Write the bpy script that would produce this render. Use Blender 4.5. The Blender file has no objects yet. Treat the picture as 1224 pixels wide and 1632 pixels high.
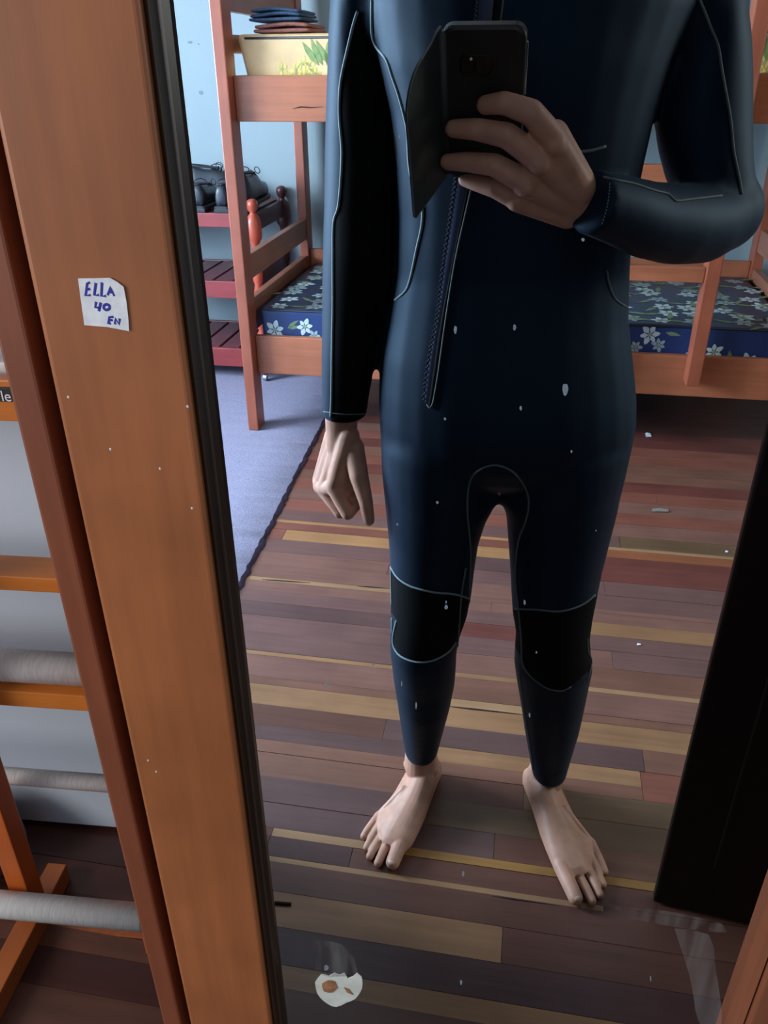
import bpy, bmesh, math, random
from math import sin, cos, pi, radians
from mathutils import Vector, Matrix
from mathutils.bvhtree import BVHTree

random.seed(7)
SC = bpy.context.scene
COL = SC.collection

# ------------------------------------------------------------------ camera
# x right, y into the mirror, z up; the mirror glass lies in the plane y = 0
FPX, CX, CY = 1285.0, 612.0, 816.0
EYE = Vector((0.0, -0.44, 1.25))
_dn = Vector((16, -2329, -FPX)).normalized()
_Z = -_dn
_Y = Vector((150, 711, -FPX))
_Y = (_Y - _Z * _Y.dot(_Z)).normalized()
_X = _Y.cross(_Z)
R3 = Matrix((_X, _Y, _Z))
cam = bpy.data.cameras.new('camera')
cam_o = bpy.data.objects.new('camera', cam)
COL.objects.link(cam_o)
cam_o.matrix_world = Matrix.Translation(EYE) @ R3.to_4x4()
cam.sensor_fit = 'HORIZONTAL'
cam.sensor_width = 36.0
cam.lens = 36.0 * FPX / 1224.0
cam.clip_start = 0.02
SC.camera = cam_o

# ------------------------------------------------------------------ world, lights, exposure
SC.view_settings.view_transform = 'Standard'
SC.view_settings.look = 'None'
SC.view_settings.gamma = 1.0
SC.view_settings.exposure = 0.0
SC.view_settings.use_curve_mapping = False
SC.cycles.use_denoising = True
SC.cycles.max_bounces = 8
SC.cycles.sample_clamp_indirect = 6.0

W = bpy.data.worlds.new('world')
SC.world = W
W.use_nodes = True
W.node_tree.nodes['Background'].inputs['Color'].default_value = (0.75, 0.85, 1.0, 1)
W.node_tree.nodes['Background'].inputs['Strength'].default_value = 0.42


def area(name, loc, target, sx, sy, power, color):
    l = bpy.data.lights.new(name, 'AREA')
    l.shape = 'RECTANGLE'
    l.size, l.size_y = sx, sy
    l.energy = power
    l.color = color
    o = bpy.data.objects.new(name, l)
    COL.objects.link(o)
    o.location = loc
    d = Vector(target) - Vector(loc)
    o.rotation_euler = d.to_track_quat('-Z', 'Z').to_euler()
    return o


area('window_daylight', (-3.04, 1.30, 1.5), (0.0, 1.10, 1.30), 1.3, 1.3, 310, (0.60, 0.79, 1.0))
area('room_daylight', (-2.2, -1.15, 1.5), (-0.2, 0.0, 0.9), 1.2, 1.3, 40, (1.0, 0.97, 0.95))
area('right_window_daylight', (2.66, 0.95, 1.75), (0.3, 0.5, 1.1), 1.0, 1.0, 24, (0.95, 1.0, 0.93))


# ------------------------------------------------------------------ pixel helpers (measuring the photograph)
def ray(px, py):
    return (R3 @ Vector((px - CX, -(py - CY), -FPX))).normalized()


def at_y(px, py, y):
    r = ray(px, py)
    return EYE + r * ((y - EYE.y) / r.y)


def at_z(px, py, z=0.0):
    r = ray(px, py)
    return EYE + r * ((z - EYE.z) / r.z)


# ------------------------------------------------------------------ materials
def lin(c):
    c = c / 255.0
    return c / 12.92 if c <= 0.04045 else ((c + 0.055) / 1.055) ** 2.4


def rgb(r, g, b):
    return (lin(r), lin(g), lin(b), 1.0)


def new_mat(name):
    m = bpy.data.materials.new(name)
    m.use_nodes = True
    nt = m.node_tree
    b = nt.nodes['Principled BSDF']
    return m, nt, b


def plain(name, col, rough=0.5, metal=0.0, spec=0.5, noise=0.0, nscale=30.0, bump=0.0, sheen=0.0, sheen_tint=None, stretch=None, coat=0.0):
    m, nt, b = new_mat(name)
    b.inputs['Base Color'].default_value = col
    b.inputs['Roughness'].default_value = rough
    b.inputs['Metallic'].default_value = metal
    b.inputs['Specular IOR Level'].default_value = spec
    if coat:
        b.inputs['Coat Weight'].default_value = coat
        b.inputs['Coat Roughness'].default_value = 0.2
    if sheen:
        b.inputs['Sheen Weight'].default_value = sheen
        b.inputs['Sheen Roughness'].default_value = 0.45
        if sheen_tint:
            b.inputs['Sheen Tint'].default_value = sheen_tint
    if noise or bump:
        tc = nt.nodes.new('ShaderNodeTexCoord')
        n = nt.nodes.new('ShaderNodeTexNoise')
        n.inputs['Scale'].default_value = nscale
        n.inputs['Detail'].default_value = 5
        src = tc.outputs['Object']
        if stretch:
            mp = nt.nodes.new('ShaderNodeMapping')
            mp.inputs['Scale'].default_value = stretch
            nt.links.new(src, mp.inputs['Vector'])
            src = mp.outputs['Vector']
        nt.links.new(src, n.inputs['Vector'])
        if noise:
            rp = nt.nodes.new('ShaderNodeValToRGB')
            rp.color_ramp.elements[0].position = 0.3
            rp.color_ramp.elements[1].position = 0.7
            rp.color_ramp.elements[0].color = tuple(max(0, c * (1 - noise)) for c in col[:3]) + (1,)
            rp.color_ramp.elements[1].color = tuple(min(1, c * (1 + noise)) for c in col[:3]) + (1,)
            nt.links.new(n.outputs['Fac'], rp.inputs['Fac'])
            nt.links.new(rp.outputs['Color'], b.inputs['Base Color'])
        if bump:
            bp = nt.nodes.new('ShaderNodeBump')
            bp.inputs['Strength'].default_value = bump
            bp.inputs['Distance'].default_value = 0.002
            nt.links.new(n.outputs['Fac'], bp.inputs['Height'])
            nt.links.new(bp.outputs['Normal'], b.inputs['Normal'])
    return m


def wood(name, col, stretch=(3, 60, 60), var=0.22, rough=0.38, spec=0.5, blotch=0.18, coat=0.0):
    """varnished timber: streaks along one axis and slow blotches"""
    m, nt, b = new_mat(name)
    tc = nt.nodes.new('ShaderNodeTexCoord')
    mp = nt.nodes.new('ShaderNodeMapping')
    mp.inputs['Scale'].default_value = stretch
    nt.links.new(tc.outputs['Object'], mp.inputs['Vector'])
    n = nt.nodes.new('ShaderNodeTexNoise')
    n.inputs['Scale'].default_value = 1.0
    n.inputs['Detail'].default_value = 6
    n.inputs['Roughness'].default_value = 0.65
    nt.links.new(mp.outputs['Vector'], n.inputs['Vector'])
    rp = nt.nodes.new('ShaderNodeValToRGB')
    rp.color_ramp.elements[0].position = 0.28
    rp.color_ramp.elements[1].position = 0.72
    rp.color_ramp.elements[0].color = tuple(c * (1 - var) for c in col[:3]) + (1,)
    rp.color_ramp.elements[1].color = tuple(min(1, c * (1 + var)) for c in col[:3]) + (1,)
    nt.links.new(n.outputs['Fac'], rp.inputs['Fac'])
    n2 = nt.nodes.new('ShaderNodeTexNoise')
    n2.inputs['Scale'].default_value = 7.0
    n2.inputs['Detail'].default_value = 3
    nt.links.new(tc.outputs['Object'], n2.inputs['Vector'])
    rp2 = nt.nodes.new('ShaderNodeValToRGB')
    rp2.color_ramp.elements[0].position = 0.35
    rp2.color_ramp.elements[1].position = 0.65
    g = 1 - blotch
    rp2.color_ramp.elements[0].color = (g, g, g, 1)
    rp2.color_ramp.elements[1].color = (1, 1, 1, 1)
    nt.links.new(n2.outputs['Fac'], rp2.inputs['Fac'])
    mx = nt.nodes.new('ShaderNodeMixRGB')
    mx.blend_type = 'MULTIPLY'
    mx.inputs['Fac'].default_value = 1.0
    nt.links.new(rp.outputs['Color'], mx.inputs['Color1'])
    nt.links.new(rp2.outputs['Color'], mx.inputs['Color2'])
    nt.links.new(mx.outputs['Color'], b.inputs['Base Color'])
    b.inputs['Roughness'].default_value = rough
    b.inputs['Specular IOR Level'].default_value = spec
    if coat:
        b.inputs['Coat Weight'].default_value = coat
        b.inputs['Coat Roughness'].default_value = 0.25
    bp = nt.nodes.new('ShaderNodeBump')
    bp.inputs['Strength'].default_value = 0.12
    bp.inputs['Distance'].default_value = 0.001
    nt.links.new(n.outputs['Fac'], bp.inputs['Height'])
    nt.links.new(bp.outputs['Normal'], b.inputs['Normal'])
    return m


ZV = (45, 45, 3)          # grain running up
XV = (3, 60, 60)          # grain running along x
YV = (60, 3, 60)
M = {}
M['door_wood'] = wood('door wood', rgb(172, 104, 62), ZV, 0.16, 0.40, 0.5, 0.25)
M['post_wood'] = wood('post wood', rgb(140, 78, 52), ZV, 0.16, 0.42, 0.5, 0.2)
M['mould_wood'] = wood('moulding wood', rgb(46, 34, 26), ZV, 0.2, 0.32)
M['dark_wood'] = wood('near black wood', rgb(26, 14, 12), ZV, 0.2, 0.45, 0.3)  # also stands in for shade in the gaps and right of the door
M['bunk'] = wood('bunk timber', rgb(170, 100, 68), XV, 0.16, 0.36)
M['bunk_up'] = wood('bunk post timber', rgb(154, 82, 58), ZV, 0.14, 0.36)
M['bunk_y'] = wood('bunk end timber', rgb(150, 96, 74), YV, 0.14, 0.36)
M['rack_red'] = wood('red stained timber', rgb(138, 52, 50), XV, 0.16, 0.35)
M['rack_redy'] = wood('red stained slat', rgb(112, 62, 66), YV, 0.14, 0.35)
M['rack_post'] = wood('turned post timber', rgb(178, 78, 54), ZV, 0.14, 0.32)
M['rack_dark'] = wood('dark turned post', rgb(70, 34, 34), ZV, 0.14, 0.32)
M['orange'] = wood('orange pine', rgb(205, 118, 42), XV, 0.12, 0.4)
M['orange_up'] = wood('orange pine upright', rgb(196, 96, 34), ZV, 0.14, 0.4)
M['orange_y'] = wood('orange pine foot', rgb(170, 92, 44), YV, 0.14, 0.4)
M['dowel'] = plain('whitewashed dowel', rgb(222, 220, 216), 0.6, noise=0.12, nscale=60, stretch=(6, 1, 1))
M['wall'] = plain('white wall paint', rgb(140, 153, 156), 0.75, noise=0.03, nscale=3)
M['wall_old'] = plain('old white panel', rgb(192, 202, 214), 0.6, noise=0.03, nscale=4)
M['ceil'] = plain('ceiling paint', rgb(190, 188, 182), 0.8, noise=0.03, nscale=3)
M['subfloor'] = plain('floor joint dirt', rgb(58, 40, 32), 0.9, noise=0.2, nscale=40)
M['scuff'] = plain('wall scuff', rgb(110, 122, 132), 0.8, noise=0.2, nscale=60)
M['carpet'] = plain('blue grey carpet', rgb(144, 139, 158), 0.95, spec=0.1, noise=0.22, nscale=240, bump=0.5)
M['carpet_edge'] = plain('dark carpet edge', rgb(64, 52, 66), 0.95, spec=0.1, noise=0.3, nscale=150)
M['neo_dark'] = plain('black neoprene', (.003, .0036, .0045, 1), 0.75, spec=0.12, noise=0.1, nscale=300, bump=0.03)
M['neo'] = plain('neoprene', (.0026, .0058, .0150, 1), 0.60, spec=0.36, noise=0.1, nscale=300, bump=0.03, sheen=0.05, sheen_tint=(0.55, 0.75, 1.0, 1))
M['neo'].node_tree.nodes['Principled BSDF'].inputs['Specular Tint'].default_value = (0.34, 0.68, 1.0, 1)
M['neo_zip'] = plain('zip tape', rgb(48, 64, 96), 0.6, noise=0.1, nscale=200)
M['neo_black'] = plain('zip slot', rgb(8, 9, 12), 0.7, spec=0.2, noise=0.1, nscale=200)
M['seam'] = plain('seam thread', rgb(120, 138, 142), 0.7, noise=0.2, nscale=900)
M['seam_dim'] = plain('dim seam thread', rgb(84, 96, 98), 0.7, noise=0.2, nscale=900)
M['zigzag'] = plain('zigzag thread', rgb(22, 28, 44), 0.7, noise=0.2, nscale=900)
M['skin'] = plain('skin', rgb(186, 140, 118), 0.5, spec=0.4, noise=0.12, nscale=45, bump=0.15)
M['skin'].node_tree.nodes['Principled BSDF'].inputs['Subsurface Weight'].default_value = 0.08
M['skin'].node_tree.nodes['Principled BSDF'].inputs['Subsurface Radius'].default_value = (0.02, 0.008, 0.004)
M['nail'] = plain('nail', rgb(204, 162, 146), 0.3, noise=0.05, nscale=100)
M['hair'] = plain('hair', rgb(52, 36, 26), 0.6, noise=0.3, nscale=120, stretch=(1, 1, 0.2))
M['eye'] = plain('eye', rgb(220, 220, 216), 0.2, noise=0.02)
M['iris'] = plain('iris', rgb(60, 44, 30), 0.2, noise=0.1)
M['lip'] = plain('lip', rgb(170, 100, 92), 0.5, noise=0.05)
M['case'] = plain('phone case', rgb(30, 32, 32), 0.42, spec=0.4, noise=0.12, nscale=500, bump=0.08)
M['flap'] = plain('phone case flap', rgb(44, 50, 48), 0.55, noise=0.14, nscale=400, bump=0.1)
M['phone'] = plain('phone glass', rgb(14, 15, 17), 0.12, noise=0.05)
M['metal'] = plain('bright metal', rgb(200, 202, 205), 0.25, metal=1.0, noise=0.03)
M['flash'] = plain('flash lens', rgb(240, 240, 235), 0.15, noise=0.02)
M['navy'] = plain('navy vinyl', rgb(36, 56, 100), 0.36, spec=0.5, noise=0.1, nscale=12, bump=0.06)
M['navy_glare'] = plain('navy vinyl top glare', rgb(38, 50, 74), 0.34, spec=0.5, noise=0.1, nscale=12, bump=0.06)  # greyer than the sides: grazing glare put into the top's colour
M['petal'] = plain('white petals', rgb(188, 204, 200), 0.5, noise=0.12, nscale=60)
M['petal_dim'] = plain('grey petals', rgb(150, 166, 166), 0.5, noise=0.12, nscale=60)
M['leaf_print'] = plain('olive leaves', rgb(112, 132, 92), 0.5, noise=0.15, nscale=60)
M['bud'] = plain('flower hearts', rgb(150, 156, 128), 0.5, noise=0.15, nscale=60)
M['piping'] = plain('dark piping', rgb(28, 34, 44), 0.5, noise=0.1)
M['cream'] = plain('cream fabric', rgb(224, 184, 132), 0.7, noise=0.1, nscale=14, bump=0.06)
M['yellow_print'] = plain('yellow flowers', rgb(214, 196, 104), 0.7, noise=0.15, nscale=60)
M['green_print'] = plain('green leaves', rgb(126, 144, 84), 0.7, noise=0.15, nscale=60)
M['orange_print'] = plain('orange fruit', rgb(214, 128, 82), 0.7, noise=0.15, nscale=60)
M['denim'] = plain('denim', rgb(58, 76, 98), 0.85, noise=0.25, nscale=120, bump=0.2)
M['denim_edge'] = plain('denim seam', rgb(130, 152, 164), 0.85, noise=0.2, nscale=120)
M['cloth_red'] = plain('brick red cloth', rgb(150, 92, 78), 0.85, noise=0.3, nscale=90, bump=0.2)
M['cloth_pale'] = plain('pale cloth', rgb(176, 178, 196), 0.85, noise=0.15, nscale=90, bump=0.2)
M['leather'] = plain('black leather', rgb(30, 34, 40), 0.34, spec=0.5, noise=0.2, nscale=30, bump=0.1)
M['rubber'] = plain('black rubber', rgb(22, 23, 26), 0.6, noise=0.1)
M['lace'] = plain('black lace', rgb(40, 42, 48), 0.7, noise=0.2, nscale=200)
M['paper'] = plain('label paper', rgb(236, 240, 248), 0.7, noise=0.12, nscale=120, bump=0.2)
M['ink'] = plain('blue ink', rgb(44, 44, 158), 0.6, noise=0.08, nscale=200)
M['black_card'] = plain('black label', rgb(26, 26, 28), 0.5, noise=0.1)
M['white_ink'] = plain('white lettering', rgb(220, 222, 224), 0.5, noise=0.04)
M['bag'] = plain('grey fabric', rgb(84, 72, 82), 0.85, noise=0.2, nscale=120, bump=0.2)
M['peel'] = plain('peeled silvering', rgb(226, 232, 222), 0.7, noise=0.1, nscale=60, bump=0.2)
M['rust'] = plain('rust spot', rgb(168, 120, 84), 0.8, noise=0.35, nscale=120)
M['window_frame'] = plain('window paint', rgb(220, 220, 215), 0.5, noise=0.03)


def smear_mat(name, col, alpha, stretch):
    m, nt, b = new_mat(name)
    b.inputs['Base Color'].default_value = col
    b.inputs['Roughness'].default_value = 0.9
    tc = nt.nodes.new('ShaderNodeTexCoord')
    mp = nt.nodes.new('ShaderNodeMapping')
    mp.inputs['Scale'].default_value = stretch
    n = nt.nodes.new('ShaderNodeTexNoise')
    n.inputs['Scale'].default_value = 1.0
    n.inputs['Detail'].default_value = 6
    nt.links.new(tc.outputs['Object'], mp.inputs['Vector'])
    nt.links.new(mp.outputs['Vector'], n.inputs['Vector'])
    rp = nt.nodes.new('ShaderNodeMapRange')
    rp.inputs['From Min'].default_value = 0.4
    rp.inputs['From Max'].default_value = 0.7
    rp.inputs['To Min'].default_value = 0.0
    rp.inputs['To Max'].default_value = alpha
    nt.links.new(n.outputs['Fac'], rp.inputs['Value'])
    nt.links.new(rp.outputs['Result'], b.inputs['Alpha'])
    return m


M['smear'] = smear_mat('dust smear', rgb(200, 200, 198), 0.15, (45, 1, 3))
M['smear_soft'] = smear_mat('soft dust smear', rgb(190, 190, 188), 0.10, (90, 1, 16))
M['flake'] = plain('old paint flake', rgb(128, 116, 106), 0.8, noise=0.2, nscale=200)
M['drip'] = plain('dried drip', rgb(150, 168, 180), 0.8, noise=0.3, nscale=400)
M['drip'].node_tree.nodes['Principled BSDF'].inputs['Alpha'].default_value = 0.6
gl, gnt, gb = new_mat('clear glass')
gnt.nodes.remove(gb)
gt = gnt.nodes.new('ShaderNodeBsdfTransparent')
gt.inputs['Color'].default_value = (1, 1, 1, 1)
gnt.links.new(gt.outputs['BSDF'], gnt.nodes['Material Output'].inputs['Surface'])
M['glass'] = gl


# ------------------------------------------------------------------ object helpers
def link(o, parent=None):
    COL.objects.link(o)
    if parent is not None:
        o.parent = parent
    return o


def tag(o, label=None, cat=None, group=None, kind=None):
    if label:
        o['label'] = label
    if cat:
        o['category'] = cat
    if group:
        o['group'] = group
    if kind:
        o['kind'] = kind
    return o


def empty(name, loc=(0, 0, 0), rz=0.0):
    o = bpy.data.objects.new(name, None)
    o.empty_display_size = 0.05
    o.location = loc
    o.rotation_euler = (0, 0, rz)
    COL.objects.link(o)
    return o


def obj(name, bm, mats, parent=None, smooth=False, off=None):
    me = bpy.data.meshes.new(name)
    bmesh.ops.recalc_face_normals(bm, faces=bm.faces[:])
    bm.to_mesh(me)
    bm.free()
    for m in (mats if isinstance(mats, (list, tuple)) else [mats]):
        me.materials.append(m)
    if smooth:
        for p in me.polygons:
            p.use_smooth = True
    o = bpy.data.objects.new(name, me)
    link(o, parent)
    if off is not None:
        o.location = off
    return o


def b_box(bm, x0, x1, y0, y1, z0, z1, bev=0.0, seg=2, mi=0):
    r = bmesh.ops.create_cube(bm, size=1.0)
    vs = r['verts']
    for v in vs:
        v.co = Vector((x0 + (v.co.x + .5) * (x1 - x0), y0 + (v.co.y + .5) * (y1 - y0), z0 + (v.co.z + .5) * (z1 - z0)))
    fs = set(f for v in vs for f in v.link_faces)
    for f in fs:
        f.material_index = mi
    if bev > 0:
        es = list(set(e for v in vs for e in v.link_edges))
        bmesh.ops.bevel(bm, geom=es, offset=bev, segments=seg, affect='EDGES', profile=0.6)
    return bm


def box(name, x0, x1, y0, y1, z0, z1, mat, parent=None, bev=0.003):
    bm = bmesh.new()
    b_box(bm, x0, x1, y0, y1, z0, z1, bev)
    return obj(name, bm, mat, parent)


def b_loft(bm, rings, cap=True, mi=0):
    """rings: lists of points, same count"""
    vr = [[bm.verts.new(p) for p in r] for r in rings]
    n = len(vr[0])
    for a, b in zip(vr[:-1], vr[1:]):
        for i in range(n):
            f = bm.faces.new((a[i], a[(i + 1) % n], b[(i + 1) % n], b[i]))
            f.material_index = mi
    if cap:
        for r in (vr[0], vr[-1]):
            c = sum((v.co for v in r), Vector()) / n
            cv = bm.verts.new(c)
            for i in range(n):
                f = bm.faces.new((r[i], r[(i + 1) % n], cv))
                f.material_index = mi
    return bm


def ell(c, a, b, n=24, e=2.0):
    c, a, b = Vector(c), Vector(a), Vector(b)
    pts = []
    for i in range(n):
        t = 2 * pi * i / n
        ct, st = cos(t), sin(t)
        k = (abs(ct) ** e + abs(st) ** e) ** (-1 / e)
        pts.append(c + a * (ct * k) + b * (st * k))
    return pts


def frame_of(d):
    d = d.normalized()
    up = Vector((0, 0, 1)) if abs(d.z) < 0.9 else Vector((0, 1, 0))
    s = d.cross(up).normalized()
    return s, s.cross(d).normalized()


def b_tube(bm, pts, rad, n=8, cap=True, mi=0):
    pts = [Vector(p) for p in pts]
    rs = rad if isinstance(rad, (list, tuple)) else [rad] * len(pts)
    rings = []
    s0 = None
    for i, p in enumerate(pts):
        d = (pts[min(i + 1, len(pts) - 1)] - pts[max(i - 1, 0)])
        if d.length < 1e-9:
            d = Vector((0, 0, 1))
        d.normalize()
        if s0 is None:
            s, t = frame_of(d)
        else:
            s = s0 - d * s0.dot(d)
            s = s.normalized() if s.length > 1e-6 else frame_of(d)[0]
            t = s.cross(d).normalized()
        s0 = s
        rings.append([p + s * (rs[i] * cos(2 * pi * k / n)) + t * (rs[i] * sin(2 * pi * k / n)) for k in range(n)])
    return b_loft(bm, rings, cap, mi)


def b_ball(bm, c, r, seg=14, scale=(1, 1, 1), rot=None, mi=0):
    m = Matrix.Translation(Vector(c)) @ (rot.to_4x4() if rot is not None else Matrix.Identity(4)) @ Matrix.Diagonal((r * scale[0], r * scale[1], r * scale[2], 1))
    res = bmesh.ops.create_uvsphere(bm, u_segments=seg, v_segments=max(6, seg // 2 + 2), radius=1.0, matrix=m)
    for v in res['verts']:
        for f in v.link_faces:
            f.material_index = mi
    return bm


def b_capsule(bm, p, q, r1, r2, n=14):
    p, q = Vector(p), Vector(q)
    d = q - p
    L = d.length
    if L < 1e-6:
        return b_ball(bm, p, r1, n)
    d.normalize()
    s, t = frame_of(d)
    rings = []
    for k in range(1, 5):
        a = (k / 5.0 - 1) * pi / 2
        rings.append((p + d * (r1 * sin(a)), r1 * cos(a)))
    for k in range(5):
        f = k / 4.0
        rings.append((p + d * (L * f), r1 + (r2 - r1) * f))
    for k in range(1, 5):
        a = k / 5.0 * pi / 2
        rings.append((q + d * (r2 * sin(a)), r2 * cos(a)))
    b_loft(bm, [[c + s * (r * cos(2 * pi * i / n)) + t * (r * sin(2 * pi * i / n)) for i in range(n)] for c, r in rings])
    return bm


def b_chain(bm, pts, rs):
    for i in range(len(pts) - 1):
        b_capsule(bm, pts[i], pts[i + 1], rs[i], rs[i + 1])
    return bm


def b_lathe(bm, c, prof, n=20, mi=0):
    rings = [[Vector((c[0] + r * cos(2 * pi * i / n), c[1] + r * sin(2 * pi * i / n), c[2] + z)) for i in range(n)] for r, z in prof]
    return b_loft(bm, rings, True, mi)


def remesh(bm, voxel, iters=6, fac=0.5):
    """one continuous skin out of overlapping closed pieces"""
    bmesh.ops.recalc_face_normals(bm, faces=bm.faces[:])
    me = bpy.data.meshes.new('tmp')
    bm.to_mesh(me)
    bm.free()
    o = bpy.data.objects.new('tmp', me)
    COL.objects.link(o)
    md = o.modifiers.new('r', 'REMESH')
    md.mode = 'VOXEL'
    md.voxel_size = voxel
    ms = o.modifiers.new('s', 'SMOOTH')
    ms.iterations = iters
    ms.factor = fac
    dg = bpy.context.evaluated_depsgraph_get()
    ev = o.evaluated_get(dg)
    out = bpy.data.meshes.new_from_object(ev)
    bpy.data.objects.remove(o)
    bpy.data.meshes.remove(me)
    nb = bmesh.new()
    nb.from_mesh(out)
    bpy.data.meshes.remove(out)
    return nb


def smooth_line(pts, step=7.0):
    """Catmull-Rom through 2-D points, sampled about every step units"""
    P = [Vector((p[0], p[1])) for p in pts]
    out = []
    for i in range(len(P) - 1):
        p0 = P[max(i - 1, 0)]
        p1, p2 = P[i], P[i + 1]
        p3 = P[min(i + 2, len(P) - 1)]
        n = max(1, int((p2 - p1).length / step))
        for k in range(n):
            t = k / n
            out.append(0.5 * ((2 * p1) + (-p0 + p2) * t + (2 * p0 - 5 * p1 + 4 * p2 - p3) * t * t + (-p0 + 3 * p1 - 3 * p2 + p3) * t ** 3))
    out.append(P[-1])
    return out


# ================================================================== THE SETTING
PH = -math.atan(0.073)                       # the room stands 4 degrees askew to the mirror
U = Vector((cos(PH), sin(PH), 0))
V = Vector((-sin(PH), cos(PH), 0))

# ---- floor: planks one by one
floor = box('floor', -3.2, 2.8, -2.4, 3.7, -0.06, -0.012, M['subfloor'], None, 0)
tag(floor, kind='structure')

PC = {
    'red': rgb(128, 76, 62), 'redd': rgb(108, 60, 52), 'pink': rgb(124, 86, 74), 'purp': rgb(110, 78, 72), 'purpd': rgb(92, 66, 62),
    'tan': rgb(146, 106, 74), 'yel': rgb(162, 116, 76), 'lite': rgb(158, 120, 86), 'brn': rgb(118, 80, 64), 'brnd': rgb(98, 63, 51),
    'olive': rgb(104, 80, 58), 'org': rgb(138, 82, 54), 'drk': rgb(80, 52, 49), 'gold': rgb(150, 108, 58), 'far': rgb(84, 54, 46),  # far: shade beneath the bunk put into the plank colour
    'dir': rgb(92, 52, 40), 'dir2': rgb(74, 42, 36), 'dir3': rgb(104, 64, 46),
}
PM = {k: wood('plank ' + k, c, XV, 0.17, 0.40, 0.45, 0.2) for k, c in PC.items()}
END = 2.9
LFT = -3.3
# (v0, v1, [(u_start, colour), ...]); a colour runs until the next start
rows = [
    (0.200, 0.260, [(LFT, 'dir2'), (-0.36, 'brnd')]),
    (0.260, 0.296, [(LFT, 'dir3'), (-0.36, 'tan'), (0.30, 'brnd')]),
    (0.296, 0.357, [(LFT, 'dir2'), (-0.36, 'drk')]),
    (0.357, 0.420, [(LFT, 'dir'), (-0.36, 'tan'), (0.073, 'brnd')]),
    (0.420, 0.477, [(LFT, 'dir2'), (-0.36, 'brnd')]),
    (0.477, 0.488, [(LFT, 'dir2'), (-0.36, 'lite'), (0.24, 'brnd')]),
    (0.488, 0.530, [(LFT, 'dir2'), (-0.36, 'drk'), (-0.204, 'brnd'), (0.33, 'brnd')]),
    (0.530, 0.548, [(LFT, 'dir'), (-0.36, 'lite'), (-0.16, 'gold')]),
    (0.548, 0.605, [(LFT, 'purpd'), (0.05, 'brnd'), (0.22, 'brn')]),
    (0.605, 0.668, [(LFT, 'purpd'), (-0.1, 'olive')]),
    (0.668, 0.730, [(LFT, 'brn'), (-0.115, 'brnd'), (0.1, 'olive')]),
    (0.730, 0.764, [(LFT, 'brn'), (-0.1, 'brn'), (0.33, 'red')]),
    (0.764, 0.806, [(LFT, 'purpd'), (-0.14, 'tan'), (0.33, 'red')]),
    (0.806, 0.868, [(LFT, 'brnd'), (-0.2, 'purpd'), (0.34, 'brn')]),
    (0.868, 0.933, [(LFT, 'tan'), (-0.14, 'tan')]),
    (0.933, 0.958, [(LFT, 'brn'), (-0.16, 'lite'), (0.12, 'brn')]),
    (0.958, 1.034, [(LFT, 'pink'), (-0.1, 'brn'), (0.2, 'pink')]),
    (1.034, 1.049, [(LFT, 'tan'), (0.18, 'lite')]),
    (1.049, 1.123, [(LFT, 'purp'), (-0.15, 'pink'), (0.2, 'brn')]),
    (1.123, 1.190, [(LFT, 'purp'), (0.12, 'pink'), (0.3, 'purp')]),
    (1.190, 1.248, [(LFT, 'purpd'), (-0.08, 'redd'), (0.16, 'purp')]),
    (1.248, 1.302, [(LFT, 'purp'), (0.10, 'tan')]),
    (1.302, 1.347, [(LFT, 'pink'), (0.0, 'pink')]),
    (1.347, 1.366, [(LFT, 'lite'), (-0.18, 'pink')]),
    (1.366, 1.432, [(LFT, 'pink'), (0.1, 'purp')]),
    (1.432, 1.500, [(LFT, 'pink'), (-0.3, 'purp'), (0.3, 'purp')]),
    (1.500, 1.572, [(LFT, 'purp'), (-0.1, 'purpd'), (0.28, 'redd')]),
    (1.572, 1.632, [(LFT, 'red'), (-0.646, 'yel'), (0.22, 'redd')]),
    (1.632, 1.674, [(LFT, 'red'), (0.3, 'org')]),
    (1.674, 1.690, [(LFT, 'yel'), (0.3, 'lite')]),
    (1.690, 1.757, [(LFT, 'purp'), (-0.1, 'purp'), (0.36, 'olive')]),
    (1.757, 1.835, [(LFT, 'red'), (0.1, 'pink'), (0.9, 'red')]),
    (1.835, 1.910, [(LFT, 'pink'), (0.2, 'red')]),
    (1.910, 1.985, [(LFT, 'red'), (-0.2, 'tan'), (0.3, 'pink')]),
    (1.985, 2.060, [(LFT, 'brn'), (-0.3, 'red'), (0.5, 'red')]),
]
v = 2.060
k = 0
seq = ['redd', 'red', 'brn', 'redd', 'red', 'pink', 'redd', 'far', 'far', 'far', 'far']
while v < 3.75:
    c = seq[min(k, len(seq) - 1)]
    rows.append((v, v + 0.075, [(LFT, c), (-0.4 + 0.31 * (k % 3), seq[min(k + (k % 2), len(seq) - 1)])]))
    v += 0.075
    k += 1
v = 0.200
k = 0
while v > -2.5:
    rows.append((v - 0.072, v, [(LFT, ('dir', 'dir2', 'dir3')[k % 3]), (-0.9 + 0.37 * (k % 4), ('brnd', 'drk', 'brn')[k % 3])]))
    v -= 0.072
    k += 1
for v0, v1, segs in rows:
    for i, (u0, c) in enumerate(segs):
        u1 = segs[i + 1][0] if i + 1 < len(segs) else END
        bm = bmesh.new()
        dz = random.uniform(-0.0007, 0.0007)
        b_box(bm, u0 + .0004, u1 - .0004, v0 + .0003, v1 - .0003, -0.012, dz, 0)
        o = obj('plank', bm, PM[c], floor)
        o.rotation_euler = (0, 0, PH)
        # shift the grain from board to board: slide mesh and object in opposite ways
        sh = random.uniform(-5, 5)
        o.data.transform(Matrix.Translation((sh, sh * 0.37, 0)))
        o.location = -(U * sh + V * (sh * 0.37))

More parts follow.
